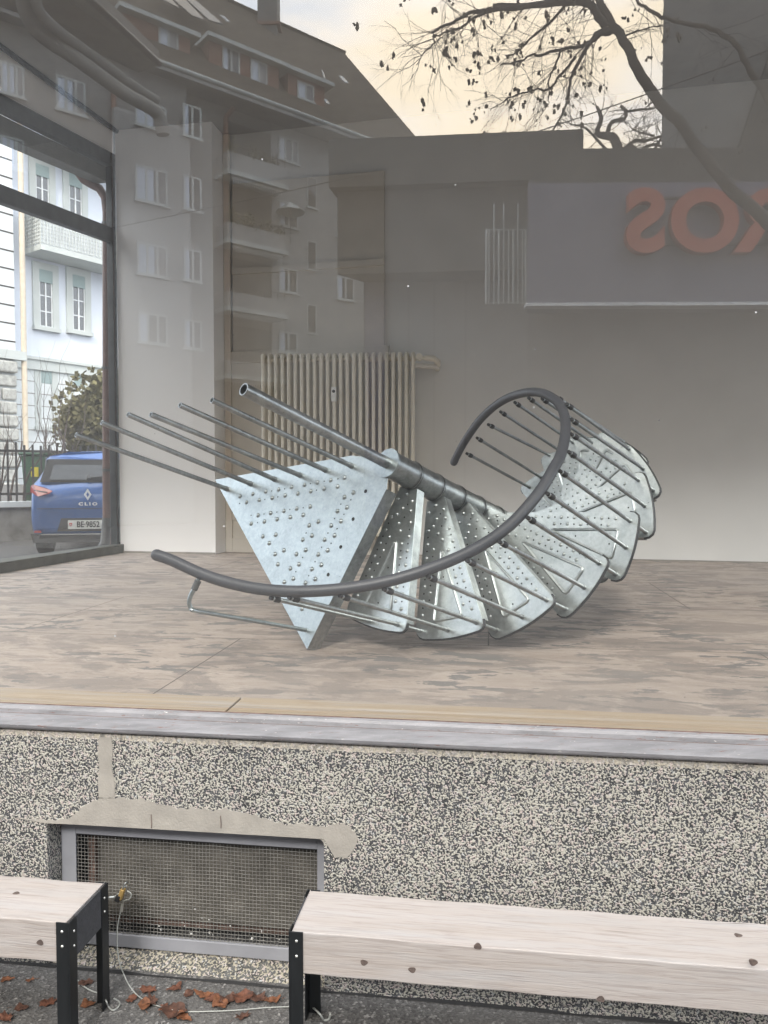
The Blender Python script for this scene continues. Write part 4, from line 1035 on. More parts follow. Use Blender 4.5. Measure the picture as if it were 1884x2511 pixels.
# top awning rail, balcony
q = MB(); a_, z_a = hp(*zt(305, 545)); b_, z_b = hp(*zt(870, 730)); q.tube([H0 + hd * a_ + hn * 1.3 + ZV * z_a, H0 + hd * (b_ + 2) + hn * 1.3 + ZV * z_a], 0.11, 8); q.bx(a_ - 0.05, b_ + 2, 0.0, 1.3, z_a + 0.04, z_a + 0.10, HF); q.build('awning', M['house_trim'], bh)
bal0, zbt = hp(*zt(280, 1350), 1.1); bal1, zbb = hp(*zt(280, 1745), 1.1)
zbot = hp(*zt(625, 1735), 1.1)[1]; sB0 = hp(*zt(290, 1700), 0.0)[0]
q = MB(); BL0 = sB0 - 0.05; BL1 = BL0 + 5.5; BT_, BB_ = zbot + 1.15, zbot
q.bx(BL0, BL1, 0, 1.1, BB_ - 0.18, BB_, HF); q.build('balcony_slab', M['house_trim'], bh)
q = MB(); nn_ = 0
for i in range(int((BL1 - BL0) / 0.11)):
    x = BL0 + i * 0.11; q.bx(x, x + 0.02, 1.07, 1.09, BB_ + 0.02, BT_, HF)
for j in range(10): q.bx(BL0, BL1, 1.055, 1.07, BB_ + 0.05 + j * 0.115, BB_ + 0.07 + j * 0.115, HF)
for i in range(10): q.bx(BL0, BL0 + 0.02, 0.05 + i * 0.11, 0.07 + i * 0.11, BB_ + 0.02, BT_, HF)
for j in range(10): q.bx(BL0 - 0.015, BL0, 0.0, 1.07, BB_ + 0.05 + j * 0.115, BB_ + 0.07 + j * 0.115, HF)
q.bx(BL0 - 0.02, BL1, 1.04, 1.1, BT_, BT_ + 0.04, HF); q.build('balcony_railing', M['house_trim'], bh)
q = MB(); q.bx(BL0 + 0.03, BL1, 1.02, 1.035, BB_ + 0.03, BT_ - 0.03, HF); q.bx(BL0 + 0.025, BL0 + 0.035, 0.02, 1.0, BB_ + 0.03, BT_ - 0.03, HF); q.build('balcony_screen', M['win_white'], bh)
# rusticated house at the left edge and its downpipe
LF = (H0 + hn * 0.7, hd, hn, ZV); sE = (on(*zb(100, 300), H0 + hn * 0.7, hn) - (H0 + hn * 0.7)).dot(hd)
gh = thing('grooved_house', H0 - hd * 3 + ZV * 1.5, 'white house with dark horizontal grooves at the left edge behind the side window', 'house')
q = MB(); q.bx(sE - 8, sE, -9, 0, 0.3, 18, LF); q.build('wall', M['house_left'], gh)
q = MB()
for k in range(26): q.bx(sE - 8, sE - 0.0, 0.0, 0.008, ZC + 0.25 + k * 0.56, ZC + 0.295 + k * 0.56, LF)
q.build('groove', M['iron'], gh)
q = MB(); q.bx(sE - 8, sE + 0.25, 0, 0.2, ZC - 0.3, ZC - 0.02, LF); q.build('string_course', M['house_trim'], gh)
q = MB(); rr5 = random.Random(2); zz = ZC - 0.36
while zz > 0.8:
    x = sE - 0.02
    while x > sE - 3:
        wd = rr5.uniform(0.5, 0.8); q.bx(x - wd + 0.04, x, 0.0, rr5.uniform(0.1, 0.2), zz - 0.36, zz, LF); x -= wd
    zz -= 0.42
q.build('rock_faced_base', M['rockface'], gh, bevel=0.05)
q = MB(); q.tube([LF[0] + hd * (sE + 0.22) + hn * 0.1 + ZV * 0.8, LF[0] + hd * (sE + 0.22) + hn * 0.1 + ZV * 17], 0.085, 10); tag(q.build('downpipe', M['copper']), 'straight buff downpipe between the grooved house and the blue house', 'downpipe')

# iron fence on a stone base
FY = 12.2
def fpt(px, py, Y=FY): return at(px, py, Y)
fL, fR = fpt(-260, 1225, 11.4), fpt(330, 1200, 13.4)
fdv = (fR - fL); fdv.z = 0; flen = fdv.length; fdv.normalize(); fnv = Vector((fdv.y, -fdv.x, 0))
FFR = (Vector((fL.x, fL.y, 0)), fdv, fnv, ZV); fz = fpt(0, 1235).z
fence = thing('iron_fence', FFR[0] + ZV * 0.6, 'dark iron picket fence on a low stone wall behind the blue car', 'fence')
q = MB(); q.bx(0, flen, -0.35, 0, 0.2, fz - 0.06, FFR); q.build('base_wall', M['stone'], fence)
q = MB(); q.bx(-0.05, flen + 0.05, -0.40, 0.05, fz - 0.06, fz + 0.03, FFR); q.build('coping', M['house_left'], fence)
ft = fpt(0, 1085).z; q = MB(); rr6 = random.Random(8)
for i in range(int(flen / 0.125)):
    x = 0.05 + i * 0.125; q.bx(x, x + 0.03, -0.18, -0.15, fz + 0.03, ft + rr6.uniform(-0.03, 0.03), FFR)
for zz in (fz + 0.13, ft - 0.14): q.bx(0, flen, -0.215, -0.18, zz, zz + 0.04, FFR)
q.build('picket_row', M['iron'], fence)

# shrubs
def leafy(q, c, rad, n, size, rr, low=-1):
    for _ in range(n):
        while True:
            v = Vector((rr.uniform(-1, 1), rr.uniform(-1, 1), rr.uniform(low, 1)))
            if v.length < 1: break
        v = v * (0.55 + 0.45 * rr.random()) if v.length < 0.4 else v
        p = c + Vector((v.x * rad[0], v.y * rad[1], v.z * rad[2]))
        a1 = Vector((rr.uniform(-1, 1), rr.uniform(-1, 1), rr.uniform(-0.3, 1))).normalized() * size * rr.uniform(0.6, 1.4)
        a2 = a1.cross(Vector((rr.uniform(-1, 1), rr.uniform(-1, 1), rr.uniform(-1, 1)))).normalized() * size * 0.35
        q.add([p, p + a1 * 0.5 + a2, p + a1, p + a1 * 0.5 - a2], [(0, 1, 2, 3)])
hb = thing('conifer_bush', fpt(210, 1200, 14.5), 'dense yellowish green conifer bush behind the fence by the downpipe', 'bush')
q = MB(); rr7 = random.Random(31); cb = fpt(235, 1050, 14.6)
leafy(q, cb + Vector((0.18, 0, -0.1)), (0.72, 0.7, 0.85), 7500, 0.10, rr7); leafy(q, cb + Vector((0.33, 0, 0.5)), (0.5, 0.45, 0.5), 2300, 0.11, rr7); leafy(q, cb + Vector((-0.22, -0.1, 0.1)), (0.42, 0.4, 0.4), 1600, 0.11, rr7); leafy(q, cb + Vector((0.15, 0, 0.1)), (0.98, 0.7, 1.05), 1500, 0.12, rr7)
q.build('crown', M['hedge'], hb)
q = MB(); q.tube([cb + ZV * (1.2 - cb.z), cb + ZV * 0.3], 0.1, 8); q.build('trunk', M['twig'], hb)
def branchy(q, p, d, L, r, depth, rr, up=0.25, spread=0.55, nseg=4, tips=None):
    path = [p]; rs = [r]; dd = d.copy()
    for i in range(nseg):
        dd = (dd + Vector((rr.uniform(-1, 1), rr.uniform(-1, 1), rr.uniform(-1, 1))) * 0.30 + ZV * up * 0.15).normalized()
        path.append(path[-1] + dd * L / nseg); rs.append(r * (1 - 0.5 * (i + 1) / nseg))
    q.tube(path, rs, 6 if r > 0.02 else (4 if r > 0.008 else 3), False)
    if depth <= 0:
        if tips is not None: tips.append(path[-1])
        return
    for k in range(rr.choice((2, 3, 3))):
        i = rr.randint(1, nseg); s_ = rr.uniform(0.5, 0.8)
        v = (dd + Vector((rr.uniform(-1, 1), rr.uniform(-1, 1), rr.uniform(-1, 1))) * spread + ZV * up).normalized()
        branchy(q, path[i], v, L * s_, rs[i] * 0.62, depth - 1, rr, up, spread, nseg, tips)
sh = thing('bare_shrub', fpt(90, 1300, 12.9), 'leafless shrub with thin upright twigs behind the fence', 'shrub')
q = MB(); rr8 = random.Random(12)
for i in range(9):
    b_ = fpt(-20 + i * 26, 1235, 12.9); branchy(q, b_ + ZV * -0.2, Vector((rr8.uniform(-0.25, 0.25), 0, 1)).normalized(), rr8.uniform(0.9, 1.9), 0.022, 2, rr8, 0.5, 0.45)
q.build('branches', M['twig'], sh)

# green bins behind the fence
gbm = plain('green_plastic_bin', (0.05, 0.12, 0.08), 0.5)
for i, (px, lab) in enumerate(((112, 'green wheeled bin with a yellow sticker, left of the pair'), (138, 'green wheeled bin with a yellow sticker, half behind the blue car'))):
    c = fpt(px, 1200, 13.3 + i * 0.1); bt_ = thing('wheeled_bin', Vector((c.x, c.y, 0.9)), lab, 'bin', 'green bins behind the fence')
    o = (Vector((c.x, c.y, 0)), Vector((1, 0, 0)), Vector((0, 1, 0)), ZV)
    q = MB(); zt_ = fpt(0, 1118, 13.3).z; q.add([o[0] + Vector((sx * (0.22 + 0.06 * k), sy * (0.24 + 0.06 * k), 0.7 if k == 0 else zt_)) for k in (0, 1) for sx, sy in ((-1, -1), (1, -1), (1, 1), (-1, 1))], [(0, 1, 2, 3), (4, 5, 6, 7), (0, 1, 5, 4), (1, 2, 6, 5), (2, 3, 7, 6), (3, 0, 4, 7)])
    q.build('body', gbm, bt_, bevel=0.02)
    q = MB(); q.bx(-0.31, 0.31, -0.34, 0.3, zt_ + 0.005, zt_ + 0.05, o); q.build('lid', gbm, bt_, bevel=0.02)
    q = MB(); q.bx(-0.10 + 0.02 * i, 0.02, -0.325, -0.30, zt_ - 0.36, zt_ - 0.2, o); q.build('sticker', plain('yellow_sticker', (0.75, 0.62, 0.03), 0.5), bt_)

# ------------------------------------------------------------ the blue car
M['car'] = None
m, t, b = newmat('blue_car_paint'); v = coords(t)
b.inputs['Base Color'].default_value = (0.03, 0.11, 0.34, 1); b.inputs['Metallic'].default_value = 0.35; b.inputs['Roughness'].default_value = 0.32
b.inputs['Coat Weight'].default_value = 0.8; b.inputs['Coat Roughness'].default_value = 0.05
M['car'] = m
M['car_glass'] = pane_mat('dark_car_glass', (0.05, 0.055, 0.062), 0.05)
M['badge'] = plain('satin_silver_badge', (0.85, 0.86, 0.87), 0.45, 0.3, 0.03)
M['car_black'] = plain('dark_bumper_plastic', (0.03, 0.031, 0.034), 0.5, 0, 0.1)
M['chrome'] = plain('chrome_trim', (0.75, 0.76, 0.78), 0.15, 1.0, 0.02)
M['tail_red'] = pane_mat('red_tail_light', (0.35, 0.015, 0.02), 0.08)
M['tyre'] = plain('tyre_rubber', (0.018, 0.018, 0.019), 0.85)
M['plate'] = plain('number_plate_white', (0.80, 0.80, 0.76), 0.4, 0, 0.02)
CARD = 10.1
cb = at(219, 1364, CARD); cz = hgt(cb.x, cb.y)
cz = at(219, 1366, CARD).z
car = thing('parked_car', Vector((cb.x, cb.y, cz)), 'blue hatchback parked outside the side window, seen from behind', 'car')
yaw = R(-9)                                   # heading: rear faces us
view = Vector((cb.x, cb.y, 0)).normalized()
fwd = Matrix.Rotation(yaw, 3, 'Z') @ view; rgt = Vector((fwd.y, -fwd.x, 0))
CF = (Vector((cb.x, cb.y, cz)), rgt, fwd, ZV)
def cpnt(x, y, z): return CF[0] + rgt * (x * (0.86 if abs(x) > 0.3 else 1.0) + (0.042 if 0.3 < x else (-0.042 if x < -0.3 else 0))) + fwd * y + ZV * z
HW = 0.80
# cross sections: y, half widths and heights of the lower body and cabin
def sect(y, wb, zb_, zt__, wt, zr_, wr):
    # bottom, side, shoulder, roof
    pts = [(0, zb_), (wb * 0.8, zb_), (wb * 0.96, zb_ + 0.06), (wb, zb_ + 0.2), (wb, (zb_ + zt__) * 0.55), (wb * 0.985, zt__ - 0.06), (wt, zt__), (wt * 0.985, zt__ + 0.02),
           ((wt * 0.6 + wr * 0.4) * 0.98, zt__ + (zr_ - zt__) * 0.42), (wr * 1.03, zt__ + (zr_ - zt__) * 0.8), (wr * 0.93, zr_ - 0.065), (wr * 0.6, zr_ - 0.02), (0, zr_ + 0.01)]
    return [(x, y, z) for x, z in pts]
SE = [sect(-0.02, 0.66, 0.36, 0.60, 0.62, 0.62, 0.5), sect(0.0, 0.74, 0.27, 0.80, 0.70, 0.84, 0.6), sect(0.05, 0.785, 0.24, 0.90, 0.75, 0.94, 0.62), sect(0.12, 0.80, 0.22, 0.95, 0.77, 1.03, 0.60),
      sect(0.25, 0.81, 0.2, 0.97, 0.78, 1.22, 0.58), sect(0.42, 0.82, 0.2, 0.975, 0.785, 1.38, 0.575), sect(0.55, 0.825, 0.2, 0.975, 0.785, 1.425, 0.57), sect(1.2, 0.83, 0.2, 0.96, 0.785, 1.44, 0.575), sect(2.0, 0.83, 0.2, 0.94, 0.785, 1.42, 0.56),
      sect(2.6, 0.83, 0.2, 0.93, 0.78, 1.25, 0.55), sect(3.0, 0.82, 0.2, 0.92, 0.77, 0.97, 0.6), sect(3.6, 0.80, 0.2, 0.86, 0.74, 0.89, 0.6), sect(3.95, 0.70, 0.24, 0.72, 0.64, 0.75, 0.5), sect(4.03, 0.55, 0.3, 0.6, 0.5, 0.62, 0.4)]
q = MB(); nS = len(SE[0]); vs = []
for s_ in SE:
    vs += [cpnt(*p) for p in s_] + [cpnt(-p[0], p[1], p[2]) for p in s_[1:-1][::-1]]
per = nS * 2 - 2; fs2 = []
for i in range(len(SE) - 1):
    for k in range(per): fs2.append((i * per + k, i * per + (k + 1) % per, (i + 1) * per + (k + 1) % per, (i + 1) * per + k))
q.add(vs, fs2, True); q.add(vs[:per], [tuple(range(per))]); q.add(vs[-per:], [tuple(range(per))[::-1]])
body = q.build('body', M['car'], car)
sm_ = body.modifiers.new('sub', 'SUBSURF'); sm_.levels = 1; sm_.render_levels = 1
def patch(name, mat, pts, ext=-0.02, parent=car, bevel=0.0):
    q = MB(); q.prism([cpnt(*p) for p in pts], fwd * ext); return q.build(name, mat, parent, bevel=bevel)
# rear window follows the sloping hatch
patch('roof_spoiler', M['car'], [(-0.57, 0.36, 1.335), (-0.28, 0.36, 1.395), (0.28, 0.36, 1.395), (0.57, 0.36, 1.335), (0.59, 0.20, 1.285), (-0.59, 0.20, 1.285)], 0.06, bevel=0.01)
patch('window_surround', M['car_black'], [(-0.66, 0.095, 0.985), (0.66, 0.095, 0.985), (0.565, 0.215, 1.29), (-0.565, 0.215, 1.29)], -0.02, bevel=0.006)
rw = patch('rear_window', M['car_glass'], [(-0.52, 0.078, 1.02), (0.52, 0.078, 1.02), (0.47, 0.19, 1.24), (-0.47, 0.19, 1.24)], -0.012)
q = MB(); q.tube([cpnt(0.0, 0.06, 1.04), cpnt(0.3, 0.06, 1.08)], 0.012, 6); q.tube([cpnt(0.0, 0.05, 1.02), cpnt(0.0, 0.09, 1.06)], 0.028, 8); q.build('wiper', M['car_black'], rw)
tl = [(-0.80, 0.10, 0.86), (-0.66, -0.012, 0.80), (-0.50, -0.03, 0.835), (-0.45, -0.03, 0.87), (-0.55, 0.0, 0.91), (-0.74, 0.07, 0.955), (-0.79, 0.11, 0.94)]
for s_, nm in ((1, 'tail_light'), (-1, 'tail_light')):
    lo2 = patch(nm, M['tail_red'], [(x * s_, y, z) for x, y, z in tl], -0.02, bevel=0.006)
    patch('light_strip', M['chrome'], [(-0.73 * s_, 0.035, 0.885), (-0.52 * s_, -0.055, 0.862), (-0.52 * s_, -0.055, 0.85), (-0.73 * s_, 0.035, 0.873)], -0.012, lo2)
# boot crease, bumper, chrome strip, plate recess
patch('boot_crease', M['car_black'], [(-0.68, -0.0, 0.645), (0.68, -0.0, 0.645), (0.68, 0.0, 0.638), (-0.68, 0.0, 0.638)], -0.028)
patch('plate_recess', M['car_black'], [(-0.40, -0.02, 0.345), (0.40, -0.02, 0.345), (0.34, -0.02, 0.515), (-0.34, -0.02, 0.515)], -0.012, bevel=0.004)
patch('lower_bumper', M['car_black'], [(-0.74, -0.0, 0.20), (0.74, -0.0, 0.20), (0.78, 0.03, 0.315), (0.60, -0.035, 0.30), (-0.60, -0.035, 0.30), (-0.78, 0.03, 0.315)], -0.03, bevel=0.01)
patch('chrome_strip', M['chrome'], [(-0.62, -0.06, 0.318), (0.62, -0.06, 0.318), (0.62, -0.06, 0.30), (-0.62, -0.06, 0.30)], -0.01)
patch('reflector', M['tail_red'], [(-0.72, -0.02, 0.36), (-0.62, -0.04, 0.36), (-0.62, -0.04, 0.33), (-0.72, -0.02, 0.33)], -0.02)
npl = patch('number_plate', M['plate'], [(-0.25, -0.035, 0.375), (0.25, -0.035, 0.375), (0.25, -0.035, 0.49), (-0.25, -0.035, 0.49)], -0.012, bevel=0.002)
def text(name, s, size, origin, ex, ey, mat, parent, extrude=0.003, bold=0.0, mirror=False, align='CENTER', xs=1.0):
    cu = bpy.data.curves.new(name, 'FONT'); cu.body = s; cu.size = size; cu.extrude = extrude; cu.offset = bold; cu.align_x = align; cu.align_y = 'CENTER'; cu.resolution_u = 6
    to = bpy.data.objects.new(name, cu); col.objects.link(to)
    bpy.context.view_layer.update()
    me = bpy.data.meshes.new_from_object(to.evaluated_get(bpy.context.evaluated_depsgraph_get()))
    bpy.data.objects.remove(to); bpy.data.curves.remove(cu)
    ez = ex.cross(ey).normalized(); q = MB()
    q.v = [origin + ex * v.co.x * xs + ey * v.co.y + ez * v.co.z for v in me.vertices]
    q.f = [list(p.vertices) for p in me.polygons]; q.sm = [False] * len(q.f); q.mi = [0] * len(q.f)
    bpy.data.meshes.remove(me)
    return q.build(name, mat, parent, mirror)
text('plate_characters', 'BE\u00b79852', 0.105, cpnt(0.0, -0.05, 0.432), rgt, ZV, M['black'], npl, 0.002, 0.002, xs=0.82)
q = MB(); shd = [(-0.017, 0.02), (0.017, 0.02), (0.017, -0.004), (0.0, -0.024), (-0.017, -0.004)]
q.prism([cpnt(-0.215 + x, -0.048, 0.434 + z) for x, z in shd], -fwd * 0.003); q.build('swiss_shield', plain('red_enamel', (0.6, 0.03, 0.03), 0.4), npl)
q = MB(); q.bx(-0.219, -0.211, -0.0535, -0.0515, 0.424, 0.446, CF); q.bx(-0.226, -0.204, -0.0533, -0.0513, 0.431, 0.439, CF); q.build('white_cross', M['plate'], npl)
q = MB(); q.prism([cpnt(0.218 + x, -0.048, 0.434 + z) for x, z in shd], -fwd * 0.003); q.build('canton_shield', plain('red_enamel_b', (0.6, 0.05, 0.03), 0.4), npl)
q = MB(); q.prism([cpnt(0.218 + x, -0.0515, 0.434 + z) for x, z in ((-0.017, 0.004), (-0.004, 0.02), (0.012, 0.016), (0.017, 0.0), (0.004, -0.018), (-0.004, -0.008))], -fwd * 0.002); q.build('shield_band', plain('yellow_enamel', (0.75, 0.6, 0.05), 0.4), npl)
q = MB(); dm = [(0, 0.075), (0.048, 0), (0, -0.075), (-0.048, 0)]; di = [(0, 0.036), (0.020, 0), (0, -0.036), (-0.020, 0)]
for k in range(4):
    P = [dm[k], dm[(k + 1) % 4], di[(k + 1) % 4], di[k]]; q.prism([cpnt(x, -0.04, 0.825 + z) for x, z in P], -fwd * 0.018)
q.build('diamond_emblem', M['badge'], car)
text('model_lettering', 'C L I O', 0.055, cpnt(0.0, -0.04, 0.70), rgt, ZV, M['badge'], car, 0.006, 0.003, xs=1.35)
for wx, wy in ((-0.74, 0.72), (0.74, 0.72), (-0.74, 3.25), (0.74, 3.25)):
    s_ = 1 if wx > 0 else -1
    q = MB(); c = cpnt(wx, wy, 0.31); q.tube([c - rgt * 0.09, c - rgt * 0.08, c + rgt * 0.08, c + rgt * 0.09], [0.27, 0.31, 0.31, 0.27], 28); wh = q.build('tyre', M['tyre'], car)
    q = MB(); q.tube([c + rgt * s_ * 0.07, c + rgt * s_ * 0.094], 0.20, 24); q.build('rim', M['chrome'], wh)
for s_ in (-1, 1):
    q = MB(); q.prism([cpnt(s_ * 0.735, y, z) for y, z in ((0.62, 1.02), (2.35, 1.0), (1.95, 1.33), (0.75, 1.34))], rgt * s_ * -0.02); q.build('side_window', M['car_glass'], car)
    q = MB(); q.blob(cpnt(s_ * 0.93, 2.25, 1.0), Vector((0.09, 0.06, 0.06)), 3, 0.02); q.build('wing_mirror', M['car'], car)

# ------------------------------------------------------------ the street behind the camera, mirrored in the shop glass
# (laid out as its mirror image beyond the glass, then reflected across the glass plane to where it really stands)
M['render_grey'] = plain('warm_grey_render', (0.26, 0.255, 0.245), 0.9, 0, 0.06, 0.5)
M['render_pale'] = plain('pale_render', (0.32, 0.32, 0.315), 0.9, 0, 0.05, 0.5)
M['dormer'] = plain('red_brown_dormer_cladding', (0.25, 0.14, 0.10), 0.85, 0, 0.12, 1)
M['dark_facade'] = plain('dark_brown_cladding', (0.05, 0.05, 0.045), 0.85, 0, 0.15, 0.6)
M['lavender'] = plain('lavender_grey_panel', (0.15, 0.15, 0.20), 0.7, 0, 0.05, 0.4)
M['orange'] = plain('orange_sign_letter', (0.42, 0.075, 0.03), 0.45, 0, 0.05)
M['conc'] = plain('grey_concrete', (0.16, 0.16, 0.155), 0.9, 0, 0.12, 0.8)
M['bark'] = plain('dark_bark', (0.055, 0.048, 0.042), 0.9, 0, 0.3, 8, 0.3, 30)
M['seed'] = plain('dried_seed_clusters', (0.07, 0.055, 0.035), 0.9, 0, 0.3, 20)
m, t, b = newmat('roof_tiles'); v = coords(t)
wv_ = nn(t, 'ShaderNodeTexWave', Scale=2.1, Distortion=0.6, Detail=2.0); wv_.bands_direction = 'Z'; t.links.new(v, wv_.inputs['Vector'])
c = ramp(t, wv_.outputs['Fac'], [(0.1, (0.045, 0.038, 0.032)), (0.7, (0.13, 0.105, 0.08))])
c = mixc(t, ramp(t, noisy(t, v, 3, 4), [(0.4, (0, 0, 0)), (0.7, (0.5, 0.5, 0.5))]), c, (0.12, 0.10, 0.055))
t.links.new(c, b.inputs['Base Color']); b.inputs['Roughness'].default_value = 0.9; M['tiles'] = m
M['solar'] = pane_mat('solar_panel', (0.10, 0.11, 0.13), 0.05)

md = Vector((0.766, 0.643, 0)).normalized(); mn = Vector((md.y, -md.x, 0)); M0 = Vector((-8.7, 29.0, 0))
MF = (M0, md, mn, ZV)
def mpt(px, py, d=0.0):
    p = on(px, py, M0 + mn * d, mn); return ((p - M0).dot(md), p.z)
ident = lambda x, y: (x, y)
apt = thing('apartment_building', M0 + md * 7, 'five storey apartment building with balconies and brown dormers mirrored in the glass', 'apartment building', mirror=True)
EZ = 16.8
q = MB(); q.bx(-16, 1.25, -11, 0.55, 0, EZ, MF); q.bx(1.25, 13.6, -11, 0, 0, EZ, MF); q.build('wall', M['render_grey'], apt, True)
tq = mpt(665, 500)[0]; q = MB(); q.bx(tq, 13.62, 0, 0.03, 0, EZ - 0.3, MF); q.build('pale_wall_bay', M['render_pale'], apt, True)
tt0, tt1 = mpt(272, 500, 0.55)[0], mpt(527, 500, 0.55)[0]
q = MB(); q.bx(tt0, min(1.28, tt1), 0.55, 0.9, 0, mpt(500, 352)[1], MF); q.build('rounded_bay', M['render_pale'], apt, True, bevel=0.25)
# roof
def rf_(t_, off, z): return M0 + md * t_ - mn * off + ZV * z
q = MB()
RZ = 24.3
q.prism([rf_(-17, -1.1, 16.6), rf_(14.3, -0.9, 16.6), rf_(13.2, 5.5, RZ), rf_(-17, 5.5, RZ)], -mn * 0.4)
q.prism([rf_(-17, 12, 16.6), rf_(14.3, 12, 16.6), rf_(13.2, 5.6, RZ), rf_(-17, 5.6, RZ)], -mn * -0.3)
q.build('roof', M['tiles'], apt, True)
q = MB(); q.prism([rf_(13.5, -0.2, 16.6), rf_(13.5, 11.5, 16.6), rf_(13.1, 5.5, RZ - 0.2)], md * 0.2); q.build('gable', M['tiles'], apt, True)
q = MB(); q.tube([rf_(-17, -1.15, 16.62), rf_(14.4, -0.98, 16.62)], 0.09, 6); q.build('gutter', M['house_trim'], apt, True)
q = MB(); q.bx(-17, 14.2, 0.0, 1.05, EZ - 0.42, EZ - 0.28, MF); q.build('eaves_board', M['render_pale'], apt, True)
# chimney
c0, c1 = at(632, 70, 37.5), at(679, 70, 37.5)
q = MB(); q.prism([Vector((c0.x, 37.5, 20.0)), Vector((c1.x, 37.5, 20.0)), Vector((c1.x, 38.7, 20.0)), Vector((c0.x, 38.7, 20.0))], ZV * 9); ch = q.build('chimney', M['conc'], apt, True)
q = MB(); q.prism([Vector((c0.x - 0.1, 37.4, 23.3)), Vector((c1.x + 0.15, 37.4, 23.3)), Vector((c1.x + 0.15, 38.8, 23.3)), Vector((c0.x - 0.1, 38.8, 23.3))], ZV * 0.15); q.build('flashing', M['dormer'], ch, True)
# dormers: front plane a little behind the eaves, flat roofs running back into the slope
def dormer(x0, x1, ya, yb, wins):
    DO = 0.2
    t0_, z0_ = mpt(x0, ya, -DO); t1_, z1x = mpt(x1, yb, -DO)
    zt0 = mpt(x0, ya, -DO)[1]; zb0 = mpt(x0, yb, -DO)[1]
    q = MB(); q.bx(t0_, t1_, -5, -DO, 17.0, zt0, MF); d_ = q.build('dormer', M['dormer'], apt, True)
    q = MB(); q.bx(t0_ - 0.2, t1_ + 0.3, -5, -DO + 0.35, zt0, zt0 + 0.16, MF); q.build('dormer_roof', M['house_trim'], d_, True)
    for (a, b_, c_, e_, cur) in wins:
        s0, zz0 = mpt(a, c_, -DO); s1, zz1 = mpt(b_, e_, -DO)
        wmid = (zz0 + mpt(b_, c_, -DO)[1]) / 2; wbot = (mpt(a, e_, -DO)[1] + zz1) / 2
        window_sz(apt, s0, s1, wbot, wmid, 0, True, MF, 0, 1, True, off=-DO, pale_pane=cur)
dormer(298, 466, 28, 130, [(388, 437, 62, 135, True)])
dormer(512, 684, 98, 215, [(545, 588, 118, 190, False), (614, 655, 150, 213, True)])
dormer(706, 796, 178, 262, [(729, 770, 204, 246, True)])
# sky lights and solar panels on the upper roof
def roofpt(px, py):
    a, b_, c_ = rf_(0, -0.9, 16.6), rf_(10, -0.9, 16.6), rf_(0, 5.5, RZ); n_ = (b_ - a).cross(c_ - a).normalized()
    n_ = n_ if n_.dot(mn) > 0 else -n_
    return on(px, py, a + n_ * 0.45, n_), n_
for k, (xa, xb) in enumerate(((388, 428), (430, 470), (472, 512), (514, 552))):
    pts = [(xa - 2 + 0, -2), (xb - 40 if False else xa + 22, -2), (xb + 6, 52 + k * 4), (xa + 8 + 14, 40 + k * 4)]
for poly, nm in (([(380, -8), (412, -8), (440, 22), (424, 14)], 'solar_panel'), ([(415, -8), (446, -8), (500, 50), (470, 40)], 'solar_panel'), ([(450, -6), (478, 2), (548, 62), (512, 51)], 'solar_panel'), ([(539, 38), (548, 41), (564, 55), (556, 54)], 'skylight'), ([(830, 187), (840, 189), (854, 205), (845, 204)], 'skylight'), ([(794, 244), (800, 246), (808, 257), (799, 254)], 'skylight'), ([(788, 172), (793, 180), (797, 194), (793, 190)], 'skylight')):
    P = [roofpt(*p) for p in poly]; q = MB(); q.prism([p for p, _ in P], P[0][1] * 0.05); q.build(nm, M['solar'] if nm == 'solar_panel' else M['pale_pane'], apt, True)
# windows of the wall: (x0, y0, x1, y1) in photo pixels, offset of the wall they sit in
def mwin(x0, y0, x1, y1, off=0.0, cur=False, leaves=2, bl=0.0):
    s0, za = mpt(x0, y0, off); s1, zb3 = mpt(x1, y1, off)
    ztop = (za + mpt(x1, y0 + (x1 - x0) * 0.24, off)[1]) / 2; zbt2 = (mpt(x0, y1 - (x1 - x0) * 0.2, off)[1] + zb3) / 2
    return window_sz(apt, s0, s1, zbt2, ztop, bl, True, MF, 0, 1, True, off=off, pale_pane=cur, leaves=leaves)
for w_ in ((331, 244, 408, 322, 0.9, 1, 3), (331, 402, 411, 506, 0.9, 1, 3), (335, 590, 411, 684, 0.9, 1, 3), (338, 760, 411, 850, 0.9, 0, 3), (448, 254, 494, 342, 0.9, 0, 2), (450, 428, 494, 521, 0.9, 0, 2), (451, 607, 494, 694, 0.9, 0, 2), (452, 780, 495, 860, 0.9, 0, 2),
           (136, 184, 210, 284, 0.55, 1, 3), (0, 150, 60, 240, 0.55, 1, 3), (0, 330, 60, 420, 0.55, 1, 3),
           (683, 333, 732, 402, 0.03, 0, 3), (684, 490, 731, 562, 0.03, 0, 2), (684, 652, 730, 722, 0.03, 0, 2), (684, 808, 730, 870, 0.03, 0, 2),
           (753, 432, 776, 512, 0.03, 0, 1), (753, 588, 776, 664, 0.03, 0, 1), (753, 744, 776, 820, 0.03, 0, 1),
           (824, 384, 871, 442, 0.03, 0, 3), (825, 520, 868, 590, 0.03, 0, 2), (826, 674, 868, 740, 0.03, 0, 2)):
    mwin(w_[0], w_[1], w_[2], w_[3], w_[4], bool(w_[5]), w_[6])
